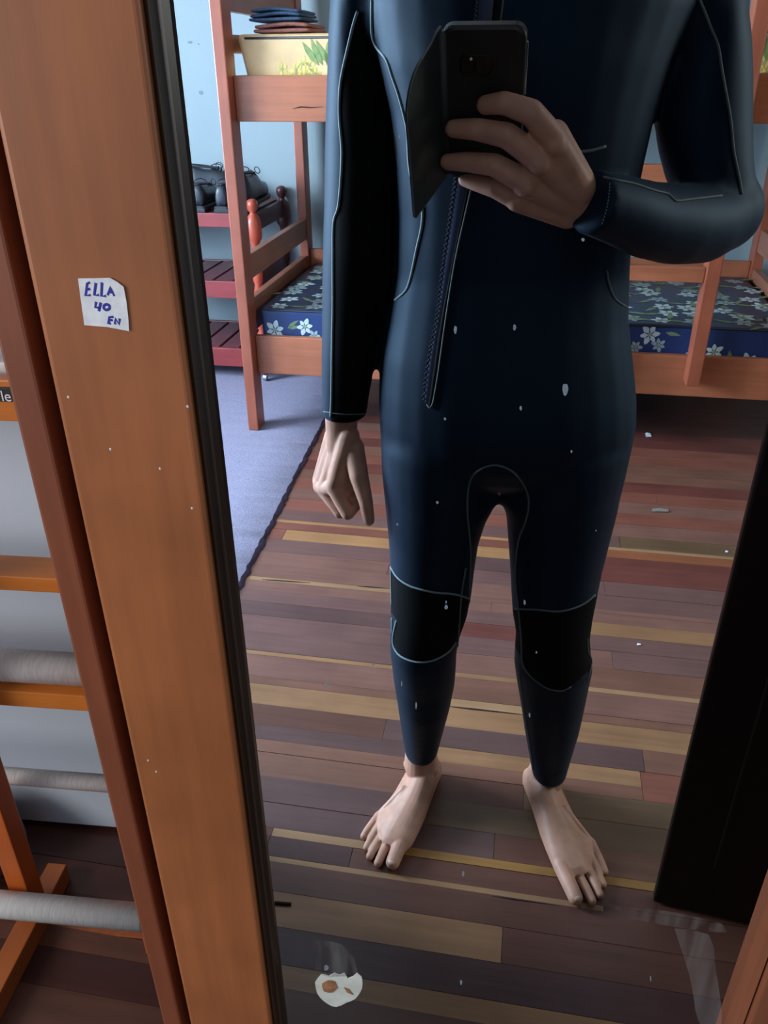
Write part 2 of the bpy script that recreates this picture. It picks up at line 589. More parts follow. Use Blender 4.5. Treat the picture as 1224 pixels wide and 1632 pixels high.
for a_, b_ in (((783, 1428), (893, 1444)), ((418, 923.5), (495, 929)), ((570, 934), (622, 938)), ((716, 1126), (836, 1139))):
    bm = bmesh.new()
    q0, q1 = at_z(a_[0], a_[1], .0003), at_z(b_[0], b_[1], .0003)
    b_tube(bm, [q0, q0.lerp(q1, .3), q0.lerp(q1, .7), q1], [.0004, .0022, .0014, .0004], 6)
    obj('crack', bm, M['subfloor'], floor)
# ---- walls and ceiling of the reflected room
P0 = Vector((-0.829, 2.402, 0))              # front left foot of the bunk


def room_box(name, x0, x1, y0, y1, z0, z1, mat, bev=0.0):
    """a box in the bunk's own axes"""
    o = box(name, x0, x1, y0, y1, z0, z1, mat, None, bev)
    o.location = P0
    o.rotation_euler = (0, 0, PH)
    return o


wall_back = tag(room_box('wall_back', -2.4, 3.5, 1.02, 1.10, 0, 2.6, M['wall']), kind='structure')
for (px, py, w, h) in ((298, 67, .012, .005), (312, 70, .004, .003), (316, 148, .010, .008)):
    q = at_y(px, py, 3.42)
    bm = bmesh.new()
    loc = Vector(((q - P0).dot(U), 1.019, q.z))
    b_ball(bm, loc, 1.0, 10, (w, 0.0012, h))
    s = obj('scuff', bm, M['scuff'], wall_back)
bm = bmesh.new()
for a in ((0.0, 0.45, 0, 2.6), (1.45, 3.45, 0, 2.6), (0.45, 1.45, 0, 1.25), (0.45, 1.45, 2.25, 2.6)):
    b_box(bm, 2.62, 2.70, a[0], a[1], a[2], a[3])
wall_right = tag(obj('wall_right', bm, M['wall']), kind='structure')
win2 = tag(empty('window_2', (2.64, 0.95, 1.25)), kind='structure')
for (a, b, c, d) in ((-.5, -.46, 0, 1.0), (.46, .5, 0, 1.0), (-.46, .46, 0, .04), (-.46, .46, .96, 1.0), (-.015, .015, .04, .96)):
    box('window_frame', -.015, .015, a, b, c, d, M['window_frame'], win2, 0.003)
# left wall with a window opening
bm = bmesh.new()
for a in ((0.55, 0.62, 0, 2.6), (1.98, 3.65, 0, 2.6), (0.62, 1.98, 0, 0.83), (0.62, 1.98, 2.17, 2.6)):
    b_box(bm, -3.02, -2.94, a[0], a[1], a[2], a[3])
wall_left = tag(obj('wall_left', bm, M['wall']), kind='structure')
win = empty('window_1', (-2.98, 1.30, 0.83))
tag(win, kind='structure')
for (a, b, c, d) in ((-.68, -.64, 0, 1.34), (.64, .68, 0, 1.34), (-.64, .64, 0, .04), (-.64, .64, 1.30, 1.34), (-.015, .015, .04, 1.30)):
    box('window_frame', -.025, .025, a, b, c, d, M['window_frame'], win, 0.003)
ceiling = tag(box('ceiling', -3.02, 2.70, 0.0, 3.72, 2.6, 2.68, M['ceil'], None, 0), kind='structure')
# wall beside the wardrobe, seen directly past its edge
wall_side = tag(box('wall_front', -3.02, -0.52, 0.535, 0.60, 0.012, 2.6, M['wall_old'], None, 0.002), kind='structure')
gap_shade = tag(box('gap_shade_1', -3.02, -0.52, 0.56, 0.598, 0.0, 0.012, M['dark_wood'], None, 0), kind='structure')  # near-black strip painted as the shade of the gap under the wall

# ================================================================== WARDROBE WITH THE MIRRORED DOOR
ward = tag(empty('wardrobe', (0, 0, 0)), 'brown varnished wardrobe whose tall door holds the dusty mirror', 'wardrobe')
FY = -0.014


def X(px, py, y):
    return at_y(px, py, y).x


xs0, xs1, xb0 = X(0, 560, FY + .006), X(48, 560, FY + .006), X(72, 560, FY)
xb1 = (X(200, 0, FY) + X(430, 1632, FY)) / 2
xm = (X(265, 0, 0) + X(452, 1632, 0)) / 2
xr0 = (X(1224, 1438, 0) + X(1150, 1632, 0)) / 2
ZB, ZT = 0.06, 1.98
box('post', xs0, xs1, FY + .006, 0.05, 0.0, 2.05, M['post_wood'], ward, 0.002)
# near-black board holds the shade of the gap between post and door
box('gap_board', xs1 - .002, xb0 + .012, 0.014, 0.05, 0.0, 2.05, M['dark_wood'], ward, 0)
bm = bmesh.new()
a0 = Vector((xs0 + 0.012, 0.045, 0))
a1 = Vector((-0.515, 0.57, 0))
nrm = Vector((a1.y - a0.y, -(a1.x - a0.x), 0)).normalized() * 0.006
b_loft(bm, [[a0 - nrm, a1 - nrm, a1 + nrm, a0 + nrm], [p + Vector((0, 0, 2.6)) for p in (a0 - nrm, a1 - nrm, a1 + nrm, a0 + nrm)]])
obj('partition', bm, M['dark_wood'], ward)  # unseen partition added to close the reflected room off from the direct view
door = empty('door')
door.parent = ward


def extrude_profile(name, prof, z0, z1, mat, parent, smooth=False):
    bm = bmesh.new()
    b_loft(bm, [[Vector((x, y, z)) for x, y in prof] for z in (z0, z1)])
    return obj(name, bm, mat, parent, smooth)


def rounded(x0, x1, y0, y1, r):
    pts = [(x0, y1)]
    for k in range(5):
        t = pi + k / 4 * pi / 2
        pts.append((x0 + r + r * cos(t), y0 + r + r * sin(t)))
    for k in range(5):
        t = 1.5 * pi + k / 4 * pi / 2
        pts.append((x1 - r + r * cos(t), y0 + r + r * sin(t)))
    pts.append((x1, y1))
    return pts


extrude_profile('stile', rounded(xb0, xb1 + .004, FY, 0.012, 0.0035), ZB, ZT, M['door_wood'], door)
mx0 = xb1 + .004
extrude_profile('moulding', [(mx0, FY + .005), (mx0 + .0035, FY + .003), (mx0 + .006, FY + .006), (mx0 + .0085, FY + .0055), (mx0 + .011, FY + .010), (xm, -0.001), (xm, .012), (mx0, .012)], ZB + .08, ZT - .08, M['mould_wood'], door)
M['frame_right'] = wood('right frame wood', rgb(150, 92, 66), ZV, 0.16, 0.42)
extrude_profile('moulding', [(xr0, .012), (xr0, -0.001), (xr0 + .005, FY + .006), (xr0 + .0095, FY + .003), (xr0 + .0105, FY + .007), (xr0 + .0115, FY + .007), (xr0 + .0115, .012)], ZB + .08, ZT - .08, M['frame_right'], door)
extrude_profile('stile', rounded(xr0 + .0115, xr0 + .031, FY, 0.012, 0.004), ZB, ZT, M['frame_right'], door)
box('rail', xb1 + .004, xr0 + .0115, FY, .012, ZB, ZB + .08, M['door_wood'], door, .002)
box('rail', xb1 + .004, xr0 + .0115, FY, .012, ZT - .08, ZT, M['door_wood'], door, .002)
bm = bmesh.new()
b_box(bm, xm - .003, xr0 + .003, 0.001, 0.004, ZB + .07, ZT - .07)
obj('mirror_glass', bm, M['glass'], door)
# carcass to the right of the mirror and above
box('carcass', xr0 + .032, 2.70, 0.004, 0.05, 0.0, 2.6, M['dark_wood'], ward, .002)  # shadow beside the door put into the near-black colour
box('carcass', xs0, xr0 + .032, 0.014, 0.05, ZT - .01, 2.6, M['dark_wood'], ward, .002)
box('carcass', xb0, xr0 + .032, 0.014, 0.05, 0.0, ZB + .01, M['dark_wood'], ward, .002)
# small white paint flecks on the stile
for px, py in ((109, 633), (176, 716), (255, 747), (306, 810), (299, 648), (249, 1230), (236, 1212)):
    bm = bmesh.new()
    b_ball(bm, at_y(px, py, FY), 0.0008, 8, (1, .4, 1.2))
    obj('paint_fleck', bm, M['white_ink'], door)

# marks on the glass: a peeled patch, dried drips, smears
def blob(name, pts, y, mat, parent, th=0.0006, smooth_step=6):
    bm = bmesh.new()
    ring = smooth_line(list(pts) + [pts[0]], smooth_step)[:-1]
    fr = [at_y(p[0], p[1], y) for p in ring]
    bk = [p + Vector((0, th, 0)) for p in fr]
    b_loft(bm, [fr, bk])
    return obj(name, bm, mat, parent)


patch = blob('peeled_patch', [(502, 1566), (512, 1553), (524, 1556), (533, 1551), (541, 1554), (549, 1551), (554, 1560), (563, 1556), (569, 1551), (576, 1557), (577, 1575), (566, 1592), (552, 1598), (536, 1605), (519, 1598), (506, 1584)], 0.0, M['peel'], door)
tag(patch, 'cream patch of peeled silvering')
blob('rust_spot', [(513, 1568), (522, 1563), (534, 1565), (538, 1575), (530, 1582), (516, 1580)], -0.0006, M['rust'], door)
blob('rust_spot', [(548, 1574), (556, 1577), (563, 1586), (553, 1582)], -0.0006, M['rust'], door)
for (px, py, w, h) in ((726, 526, 4, 9), (820, 522, 4, 6), (901, 621, 7, 14), (830, 651, 3, 5), (711, 968, 4, 5), (711, 960, 2, 3), (636, 218, 1.5, 4), (735, 1566, 3, 5), (738, 1393, 3, 6), (844, 1140, 2, 5), (633, 836, 3, 2.5), (709, 668, 3, 3), (911, 720, 2, 3), (697, 801, 3, 3),
                       (836, 960, 3, 5), (950, 846, 1.5, 1.5), (1037, 1560, 2, 6), (855, 1040, 2, 2), (640, 1090, 2, 5), (663, 1125, 2, 8), (929, 382, 4, 4), (520, 1543, 6, 6), (595, 1060, 3, 4), (520, 1092, 2, 6)):
    w, h = w * .7, h * .8
    pts = [(px + w * cos(t) * random.uniform(.7, 1.1), py + h * sin(t) * random.uniform(.8, 1.1)) for t in [i * pi / 4 for i in range(8)]]
    blob('dried_drip', pts, 0.0, M['drip'], door, 0.0004, 3)
blob('dust_smear', [(1075, 1480), (1130, 1490), (1140, 1540), (1150, 1632), (1115, 1632), (1100, 1560)], 0.0, M['smear'], door, 0.0003, 20)
blob('dust_smear', [(980, 1445), (1060, 1452), (1150, 1472), (1160, 1486), (1080, 1478), (990, 1460)], 0.0, M['smear_soft'], door, 0.0003, 20)
blob('dust_smear', [(500, 1500), (545, 1505), (570, 1550), (505, 1552)], 0.0, M['smear_soft'], door, 0.0003, 20)

# ---- handwritten paper label stuck on the stile
SY = FY - 0.0006


def st(cx, cy, y=SY - .0003):
    return at_y(90 + cx * .1307, 420 + cy * .1307, y)


c0 = st(560, 500)
lab = tag(empty('paper_label', c0), 'torn white paper label with blue handwriting stuck on the wardrobe stile', 'label')
bm = bmesh.new()
out = [(262, 182), (460, 180), (650, 175), (740, 225), (820, 285), (855, 480), (878, 700), (885, 825), (620, 775), (340, 752), (300, 470)]
fr = [st(*p, SY - .0004) - c0 for p in out]
fr[4].y -= .0002
b_loft(bm, [fr, [p + Vector((0, .0004, 0)) for p in fr]])
obj('paper', bm, M['paper'], lab)
strokes = {
    'letter_E': [[(405, 232), (372, 245), (352, 395), (412, 385)], [(362, 318), (408, 310)]],
    'letter_L': [[(478, 238), (458, 388), (516, 385)], [(552, 232), (545, 400), (602, 396)]],
    'letter_A': [[(622, 388), (652, 288), (704, 398)], [(634, 350), (694, 352)], [(640, 320), (680, 330)]],
    'digit_four': [[(482, 468), (470, 535), (534, 540)], [(538, 478), (514, 582)]],
    'digit_zero': [[(610 + 38 * cos(t), 533 + 34 * sin(t)) for t in [i * pi / 6 for i in range(13)]]],
    'letter_small_E': [[(692, 652), (642, 656), (630, 735), (660, 732)], [(636, 694), (682, 690)]],
    'letter_N': [[(712, 742), (716, 672), (762, 742), (768, 672)]],
}
for nm, ls in strokes.items():
    bm = bmesh.new()
    for l in ls:
        b_tube(bm, [st(x, y, SY - .0007) - c0 for x, y in l], .0008, 6)
    yb = SY - .0005 - c0.y
    for v_ in bm.verts:
        v_.co.y = yb + (v_.co.y - (SY - .0007 - c0.y)) * .1
    obj('ink_lettering', bm, M['ink'], lab)

# ================================================================== DIRECT VIEW PAST THE WARDROBE: drying rack, bag
RX = -0.668
dry = tag(empty('drying_rack', (RX, 0.32, 0)), 'orange pine drying rack with whitewashed dowels at the left of the wardrobe', 'rack')


def rb(name, x0, x1, y0, y1, z0, z1, mat, bev=.002):
    return box(name, x0 - RX, x1 - RX, y0 - .32, y1 - .32, z0, z1, mat, dry, bev)


def zy(py, y, px=80):
    return at_y(px, py, y).z


for fx in (RX, -0.458):
    if fx == RX:
        rb('foot', fx - .017, fx + .017, 0.12, 0.43, 0.0, 0.040, M['orange_y'])
        rb('leg', fx - .016, fx + .016, 0.325, 0.36, 0.04, 1.12, M['orange_up'])
    else:
        rb('foot', fx - .012, fx + .010, 0.31, 0.38, 0.0, 0.040, M['orange_y'])
        rb('leg', fx - .012, fx + .010, 0.325, 0.36, 0.04, 1.12, M['orange_up'])
XR, XL = -0.452, -1.25


def dowel(py0, py1, y, mat, px=100):
    za, zb = zy(py0, y, px), zy(py1, y, px)
    bm = bmesh.new()
    r = (za - zb) / 2 * 0.93
    zc = (za + zb) / 2
    pts = [Vector((XL - RX, y - .32, zc)), Vector((XR - RX, y - .32, zc))]
    b_tube(bm, pts, r, 14)
    return obj('dowel', bm, mat, dry, True)


dowel(1436, 1464, 0.30, M['dowel'], 100)
dowel(1231, 1252, 0.40, M['dowel'], 80)
dowel(1042, 1086, 0.40, M['dowel'], 80)
rb('stretcher', RX + .01, XR, 0.335, 0.358, zy(1504, .335), zy(1482, .335), M['orange_y'])
y = .37
rb('rail', XL, XR, y, y + .03, zy(1130, y), zy(1106, y), M['orange'])
y = .38
rb('rail', XL, XR, y, y + .05, zy(945, y), zy(922, y), M['orange'])
y = .36
rb('rail', XL, XR, y, y + .02, zy(672, y, 20), zy(606, y, 20), M['orange'])
y = .40
rb('top_bar', XL, XR, y, y + .02, zy(596, y, 10), zy(578, y, 10), M['dowel'])
# the black name plate on the upper rail, its white lettering cut by the wardrobe
tx = at_y(22, 636, .357)
plate = rb('name_plate', tx.x - .09, tx.x, .3565, .3600, zy(640, .357, 10), zy(618, .357, 10), M['black_card'], .0005)
fc = bpy.data.curves.new('lettering', 'FONT')
fc.body = 'le'
fc.size = 0.0175
fc.extrude = 0.0003
fo = bpy.data.objects.new('lettering_tmp', fc)
COL.objects.link(fo)
bpy.context.view_layer.update()
me = bpy.data.meshes.new_from_object(fo.evaluated_get(bpy.context.evaluated_depsgraph_get()))
bpy.data.objects.remove(fo)
me.materials.clear()
me.materials.append(M['white_ink'])
lo = bpy.data.objects.new('lettering', me)
link(lo, plate)
lo.rotation_euler = (pi / 2, 0, 0)
p_ = at_y(3, 639, .356)
lo.location = (p_.x - RX, .356 - .32, p_.z)

bm = bmesh.new()
bc = at_z(18, 1395, 0.07)
bc.y = 0.44
bc.x = -0.86
for i in range(9):
    a = i * 2 * pi / 9
    b_ball(bm, (bc.x + .07 * cos(a), 0.44 + .03 * sin(a), .075 + .012 * sin(3 * a)), .062, 14, (1.1, .75, 1.0))
bm = remesh(bm, .006, 8)
bag = obj('bag', bm, M['bag'], None, True)
tag(bag, 'slumped dark grey fabric bag on the floor behind the drying rack leg', 'bag')

# ================================================================== BUNK BED (reflected)
bunk = tag(empty('bunk_bed', P0, PH), 'orange-brown timber bunk bed with ladder, reflected behind the person', 'bunk bed')
DB = 0.95
LB = 1.98
for (x0, x1) in ((0, .040), (LB - .040, LB)):
    zf = .0125 if x0 < 1 else 0
    box('post', x0, x1, 0, .085, zf, 1.78, M['bunk_up'], bunk, .004)
    box('post', x0, x1, DB - .085, DB, zf, 1.78, M['bunk_up'], bunk, .004)
xa, xb = .041, LB - .041
box('side_rail', xa, xb, .050, .076, .229, .375, M['bunk'], bunk, .004)
box('side_rail', xa, xb, .050, .076, 1.095, 1.229, M['bunk'], bunk, .004)
box('side_rail', xa, xb, DB - .06, DB - .035, .40, .53, M['bunk'], bunk, .004)
box('side_rail', xa, xb, DB - .06, DB - .035, 1.095, 1.229, M['bunk'], bunk, .004)
box('guard_rail', xa, 1.50, .050, .074, 1.52, 1.60, M['bunk'], bunk, .004)
for xe in (.006, LB - .034):
    for z0, z1 in ((.385, .505), (.575, .662), (1.10, 1.229), (1.292, 1.345), (1.408, 1.50), (1.66, 1.74)):
        box('end_rail', xe, xe + .028, .086, DB - .086, z0, z1, M['bunk_y'], bunk, .003)
for zz in (.26, 1.115):
    for i in range(12):
        xx = .09 + i * .16
        box('slat', xx, xx + .07, .080, DB - .065, zz, zz + .015, M['bunk_y'], bunk, 0)
bm = bmesh.new()
b_tube(bm, [(.235, .0497, 1.134), (.262, .0497, 1.139), (.30, .0497, 1.137), (.335, .0497, 1.139)], [.0008, .002, .0014, .0006], 6)
obj('knot_crack', bm, M['dark_wood'], bunk)
lad = empty('ladder')
lad.parent = bunk
box('ladder_stile', 1.245, 1.290, -.026, .046, .292, 1.78, M['bunk_up'], lad, .004)
box('ladder_stile', 1.586, 1.631, -.026, .046, .292, 1.78, M['bunk_up'], lad, .004)
for z0, z1 in ((.636, .684), (.930, .985), (1.30, 1.35)):
    box('ladder_rung', 1.291, 1.585, -.012, .020, z0, z1, M['bunk'], lad, .003)


def b_flower(bm, c, ax, ay, r, npet, mi, rot):
    """flat printed flower; c centre, ax/ay in-plane axes"""
    for i in range(npet):
        a = rot + i * 2 * pi / npet
        d = ax * cos(a) + ay * sin(a)
        s = ax * -sin(a) + ay * cos(a)
        rr = r * (0.85 + 0.3 * ((i * 7 + int(rot * 10)) % 5) / 5)
        pts = [c + d * rr * .15, c + d * rr * .5 + s * rr * .27, c + d * rr * .85 + s * rr * .16, c + d * rr, c + d * rr * .85 - s * rr * .16, c + d * rr * .5 - s * rr * .27]
        f = bm.faces.new([bm.verts.new(p) for p in pts])
        f.material_index = mi
    f = bm.faces.new([bm.verts.new(c + (ax * cos(t) + ay * sin(t)) * r * .2 + ax.cross(ay) * .0003) for t in [i * pi / 3 for i in range(6)]])
    f.material_index = 3


def b_leaf(bm, c, ax, ay, L, rot, mi=2):
    d = ax * cos(rot) + ay * sin(rot)
    s = ax * -sin(rot) + ay * cos(rot)
    pts = [c, c + d * L * .35 + s * L * .14, c + d * L * .7 + s * L * .11, c + d * L, c + d * L * .7 - s * L * .06, c + d * L * .35 - s * L * .12]
    f = bm.faces.new([bm.verts.new(p) for p in pts])
    f.material_index = mi


def b_mattress(bm, x0, x1, y0, y1, z0, z1, r, puff):
    """soft block with rounded edges and a slightly domed top"""
    nx, ny = 16, 10
    b_box(bm, x0, x1, y0, y1, z0, z1, r, 4)
    return bm


mt = tag(empty('mattress', P0, PH), 'navy vinyl mattress printed with white flowers on the lower bunk', 'mattress')
mx0_, mx1_, my0, my1, mz0, mz1 = .060, 1.925, .080, .885, .276, .469
bm = bmesh.new()
b_mattress(bm, mx0_, mx1_, my0, my1, mz0, mz1, .016, 0)
bm.faces.ensure_lookup_table()
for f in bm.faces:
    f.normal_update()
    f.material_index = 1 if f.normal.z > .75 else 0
obj('cover', bm, [M['navy'], M['navy_glare']], mt)
bm = bmesh.new()
for zz in (mz1 - .004, mz0 + .008):
    b_tube(bm, [(mx0_ + .006, my1 - .01, zz), (mx0_ + .002, my0 + .03, zz), (mx0_ + .008, my0 + .008, zz), (mx0_ + .03, my0 + .001, zz), (1.0, my0 + .0005, zz), (mx1_ - .03, my0 + .001, zz), (mx1_ - .008, my0 + .008, zz), (mx1_ - .002, my0 + .03, zz), (mx1_ - .006, my1 - .01, zz)], .0035, 6)
obj('piping', bm, M['piping'], mt, True)
bm = bmesh.new()
A, B_, N_ = Vector((1, 0, 0)), Vector((0, 0, 1)), Vector((0, -1, 0))
xx = .11
rg = random.Random(5)
while xx < 1.90:
    zz = mz0 + .04 + rg.random() * .12
    c = Vector((xx, my0 - .0008, zz))
    b_flower(bm, c, A, B_, .030 + .012 * rg.random(), 6, 0, rg.random() * 3)
    if rg.random() < .6:
        c2 = c + Vector((.035, -.0002, -.035 if zz > mz0 + .09 else .035))
        b_flower(bm, c2, A, B_, .026, 6, 1, rg.random() * 3)
    for k in range(rg.randint(0, 2)):
        b_leaf(bm, c + Vector((.05, 0.0002, .01)), A, B_, .055, rg.uniform(-2, 2))
    xx += .075 + .05 * rg.random()
A, B_ = Vector((1, 0, 0)), Vector((0, 1, 0))
for i in range(15):
    for j in range(8):
        c = Vector((.12 + i * .126 + rg.uniform(-.03, .03), my0 + .06 + j * .092 + rg.uniform(-.025, .025), mz1 + .0008))
        b_flower(bm, c, A, B_, .036 + .012 * rg.random(), 6, 0 if rg.random() < .55 else 1, rg.random() * 3)
        if rg.random() < .75:
            b_leaf(bm, c + Vector((.03, .02, .0002)), A, B_, .09, rg.uniform(-.6, 3.6))
        if rg.random() < .5:
            b_leaf(bm, c + Vector((-.03, -.01, .0002)), A, B_, .08, rg.uniform(2, 4.4))
bmesh.ops.translate(bm, verts=bm.verts[:], vec=(0, 0, 0))
tag(obj('floral_print', bm, [M['petal'], M['petal_dim'], M['leaf_print'], M['bud']], mt), None, None, None, 'stuff')

um = tag(empty('mattress', P0, PH), 'cream floral mattress with dark piping on the upper bunk', 'mattress')
ux0, ux1, uy0, uy1, uz0, uz1 = .095, 1.93, .082, .90, 1.130, 1.345
bm = bmesh.new()
b_box(bm, ux0, ux1, uy0, uy1, uz0, uz1, .022, 4)
for vv in bm.verts:          # the left end slumps: its top corner hangs outwards
    if vv.co.x < ux0 + .05:
        vv.co.x -= .045 * max(0, (vv.co.z - uz0) / (uz1 - uz0))
obj('cover', bm, M['cream'], um)
bm = bmesh.new()
b_tube(bm, [(ux0 - .032, uy1 - .02, uz1 - .012), (ux0 - .036, uy0 + .03, uz1 - .012), (ux0 - .015, uy0 + .001, uz1 - .012), (1.0, uy0 - .0006, uz1 - .012), (ux1, uy0 + .002, uz1 - .012)], .004, 6)
obj('piping', bm, M['piping'], um, True)
bm = bmesh.new()
A, B_ = Vector((1, 0, 0)), Vector((0, 0, 1))
yy = uy0 - .001
rg = random.Random(11)
for i in range(7):
    bx = .30 + i * .26
    for k in range(16):
        b_flower(bm, Vector((bx + rg.uniform(-.11, .08), yy, uz0 + .115 + rg.uniform(-.02, .03) - abs(rg.uniform(-.03, .03)))), A, B_, .016 + .008 * rg.random(), 5, 0, rg.random() * 3)
    for k in range(5):
        b_leaf(bm, Vector((bx + .02 + .012 * k, yy - .0003, uz0 + .125)), A, B_, .085, pi / 2 + rg.uniform(-.6, .7), 2)
    b_flower(bm, Vector((bx + .09, yy - .0003, uz0 + .195)), A, B_, .024, 8, 1, .3)
tag(obj('floral_print', bm, [M['yellow_print'], M['orange_print'], M['green_print'], M['bud']], um), None, None, None, 'stuff')


def fold_stack(name, x0, x1, y0, y1, z0, th, n, mat, edge, label, parent_cat, sag=.008):
    root = tag(empty(name, P0 + U * ((x0 + x1) / 2) + V * ((y0 + y1) / 2) + Vector((0, 0, z0)), PH), label, parent_cat)
    w, d = (x1 - x0) / 2, (y1 - y0) / 2
    for k in range(n):
        bm = bmesh.new()
        zz = k * th
        rings = []
        for i in range(13):
            t = -1 + i / 6
            xx = t * w * (1 - .04 * k)
            dz = sag * math.sin(2.4 * t + k) * .5
            hh = th * (.5 - .12 * abs(t) ** 6)
            rings.append(ell((xx, 0, zz + th / 2 + dz * (.3 if k == 0 else 1) + (sag * .3 if k else sag * .2)), (0, d * (1 - .03 * k), 0), (0, 0, hh), 16, 5))
        b_loft(bm, rings)
        f = obj('fold', bm, mat, root, True)
        if edge is not None:
            bm = bmesh.new()
            b_tube(bm, [r[12] + Vector((0, -.0005, .003)) for r in rings], .0022, 6)
            obj('hem', bm, edge, f, True)
    return root


fold_stack('folded_cloth', .105, .290, .10, .32, uz1, .014, 2, M['cloth_red'], M['cloth_pale'], 'folded brick red cloth on the upper mattress beneath the jeans', 'cloth')
fold_stack('jeans', .092, .265, .10, .31, uz1 + .0325, .012, 3, M['denim'], M['denim_edge'], 'folded blue denim jeans lying on top of the red cloth', 'jeans')

# ================================================================== SHOE RACK (reflected)
# right end frame at x = -.10, front y = .56, back y = 1.0 in the bunk's axes
rack = tag(empty('shoe_rack', P0 + U * -.45 + V * .78, PH), 'red-stained slatted shoe rack with turned posts, beside the bunk', 'rack')


def kb(name, x0, x1, y0, y1, z0, z1, mat, bev=.003, parent=None):
    return box(name, x0 + .45, x1 + .45, y0 - .78, y1 - .78, z0, z1, mat, parent or rack, bev)


turn = [(.0, 0), (.020, 0), (.022, .03), (.022, .20), (.014, .215), (.020, .23), (.020, .26), (.013, .275), (.017, .34), (.021, .40), (.015, .43), (.021, .445), (.021, .50), (.0135, .515),
        (.0125, .56), (.0155, .60), (.019, .615), (.030, .635), (.031, .655), (.031, .705), (.026, .725), (.014, .742), (.012, .748), (.020, .760), (.0235, .775), (.0235, .786), (.019, .798), (.008, .804), (.0, .805)]
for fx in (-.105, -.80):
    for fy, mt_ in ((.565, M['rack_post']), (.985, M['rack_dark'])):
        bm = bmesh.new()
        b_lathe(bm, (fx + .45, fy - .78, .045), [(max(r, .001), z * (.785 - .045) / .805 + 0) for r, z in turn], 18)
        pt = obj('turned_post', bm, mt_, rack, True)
        bm = bmesh.new()
        b_lathe(bm, (fx + .45, fy - .78, 0), [(.008, .018), (.008, .046)], 10)
        b_tube(bm, [(fx + .45 - .008, fy - .78 - .006, .028), (fx + .45 + .008, fy - .78 - .006, .028)], .0155, 14)
        obj('caster', bm, M['metal'], pt)
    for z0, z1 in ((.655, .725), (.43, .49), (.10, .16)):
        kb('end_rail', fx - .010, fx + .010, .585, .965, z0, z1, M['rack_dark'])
for z0, z1 in ((.672, .727), (.378, .450), (.072, .155)):
    kb('front_rail', -.775, -.13, .555, .575, z0, z1, M['rack_red'])
    kb('back_rail', -.775, -.13, .975, .995, z0, z1, M['rack_red'])
    for i in range(7):
        x0 = -.775 + i * .0935
        kb('slat', x0, x0 + .079, .575, .975, z1 - .016, z1 - .002, M['rack_redy'], .002)


# ---- shoes
def shoe_meshes(length, hh, wid, laces=True):
    """low lace-up, x forward: upper with a dark collar opening, welted sole with a heel block, laces"""
    n = 20
    up, so, la = bmesh.new(), bmesh.new(), bmesh.new()
    # along, half width (low, top), height
    prof = [(-.500, .26, .20, .66), (-.485, .34, .27, .92), (-.44, .40, .31, 1.0), (-.36, .43, .32, .94), (-.26, .43, .32, .86), (-.16, .42, .32, .84), (-.06, .42, .31, .86), (.04, .44, .32, .80), (.14, .47, .34, .64), (.24, .495, .37, .52),
            (.34, .48, .36, .46), (.42, .42, .31, .43), (.475, .30, .22, .38), (.50, .15, .11, .28)]
    rings = []
    for t, w, wt, h in prof:
        H_ = h * hh
        ring = []
        for i in range(n):
            a = 2 * pi * i / n
            z = .5 - .5 * cos(a)                      # 0 sole .. 1 top
            ww = (w + (wt - w) * z) * wid
            sx = math.copysign(abs(sin(a)) ** .55, sin(a))
            ring.append(Vector((t * length, ww * sx, .016 + z * H_)))
        rings.append(ring)
    b_loft(up, rings)
    srings = []
    for t, w, wt, h in prof:
        srings.append(ell((t * length * 1.03, 0, .011), (0, w * wid * 1.10, 0), (0, 0, .0095), n, 5))
    b_loft(so, srings)
    b_box(so, -.520 * length, -.24 * length, -.39 * wid, .39 * wid, -.006, .010, .003)
    for i in range(5):
        t = -.02 + i * .045
        z = .016 + hh * (.88 - .35 * i / 5) + .002
        b_tube(la, [(t * length, -.24 * wid, z - .006), (t * length + .003, 0, z + .004), (t * length, .24 * wid, z - .006)], .0028, 6)
    for s_ in (-1, 1):
        b_tube(la, [(-.02 * length + .02 * cos(a) * 1, s_ * (.012 + .018 * (1 - cos(a))), .018 + hh * .92 + .012 * sin(a)) for a in [k * pi / 5 for k in range(11)]], .002, 5)
    col = []
    for i in range(17):
        a = 2 * pi * i / 16
        col.append(Vector((-.24 * length - .24 * length * cos(a), .29 * wid * sin(a), .016 + hh * (.93 + .06 * cos(a)))))
    b_tube(la, col, .0038, 6)
    return up, so, la


protos = {}


def shoe(key, dims, x, y, z, rz, label, rx=0.0, ry=0.0):
    root = tag(empty('shoe', P0 + U * x + V * y + Vector((0, 0, z)), 0), label, 'shoe', 'black shoes on the rack')
    root.rotation_euler = (rx, ry, PH + rz)
    if key not in protos:
        u_, s_, l_ = shoe_meshes(*dims)
        protos[key] = [obj('upper', u_, M['leather'], root, True), obj('sole', s_, M['rubber'], root), obj('laces', l_, M['lace'], root, True)]
    else:
        for p in protos[key]:
            c = p.copy()
            COL.objects.link(c)
            c.parent = root
    return root


ST = .7335
shoe('low', (.26, .088, .080), -.338, .690, ST, pi / 2, 'black leather shoe heel outwards on the top rack shelf, next to the mirror edge')
shoe('low', (.26, .088, .080), -.236, .690, ST, pi / 2, 'black leather shoe heel outwards, just left of the bunk post')
shoe('boot', (.28, .130, .096), -.36, .905, ST, 0.12, 'taller black lace-up shoe standing sideways behind the heel-outwards pair')
shoe('big', (.29, .125, .084), -.148, .715, ST + .012, pi / 2, 'tall black shoe leaning on the end rail behind the front turned post', 0.0, -0.05)
shoe('low', (.26, .088, .080), -.66, .70, ST, pi / 2 + .1, 'black shoe at the hidden far end of the top rack shelf')

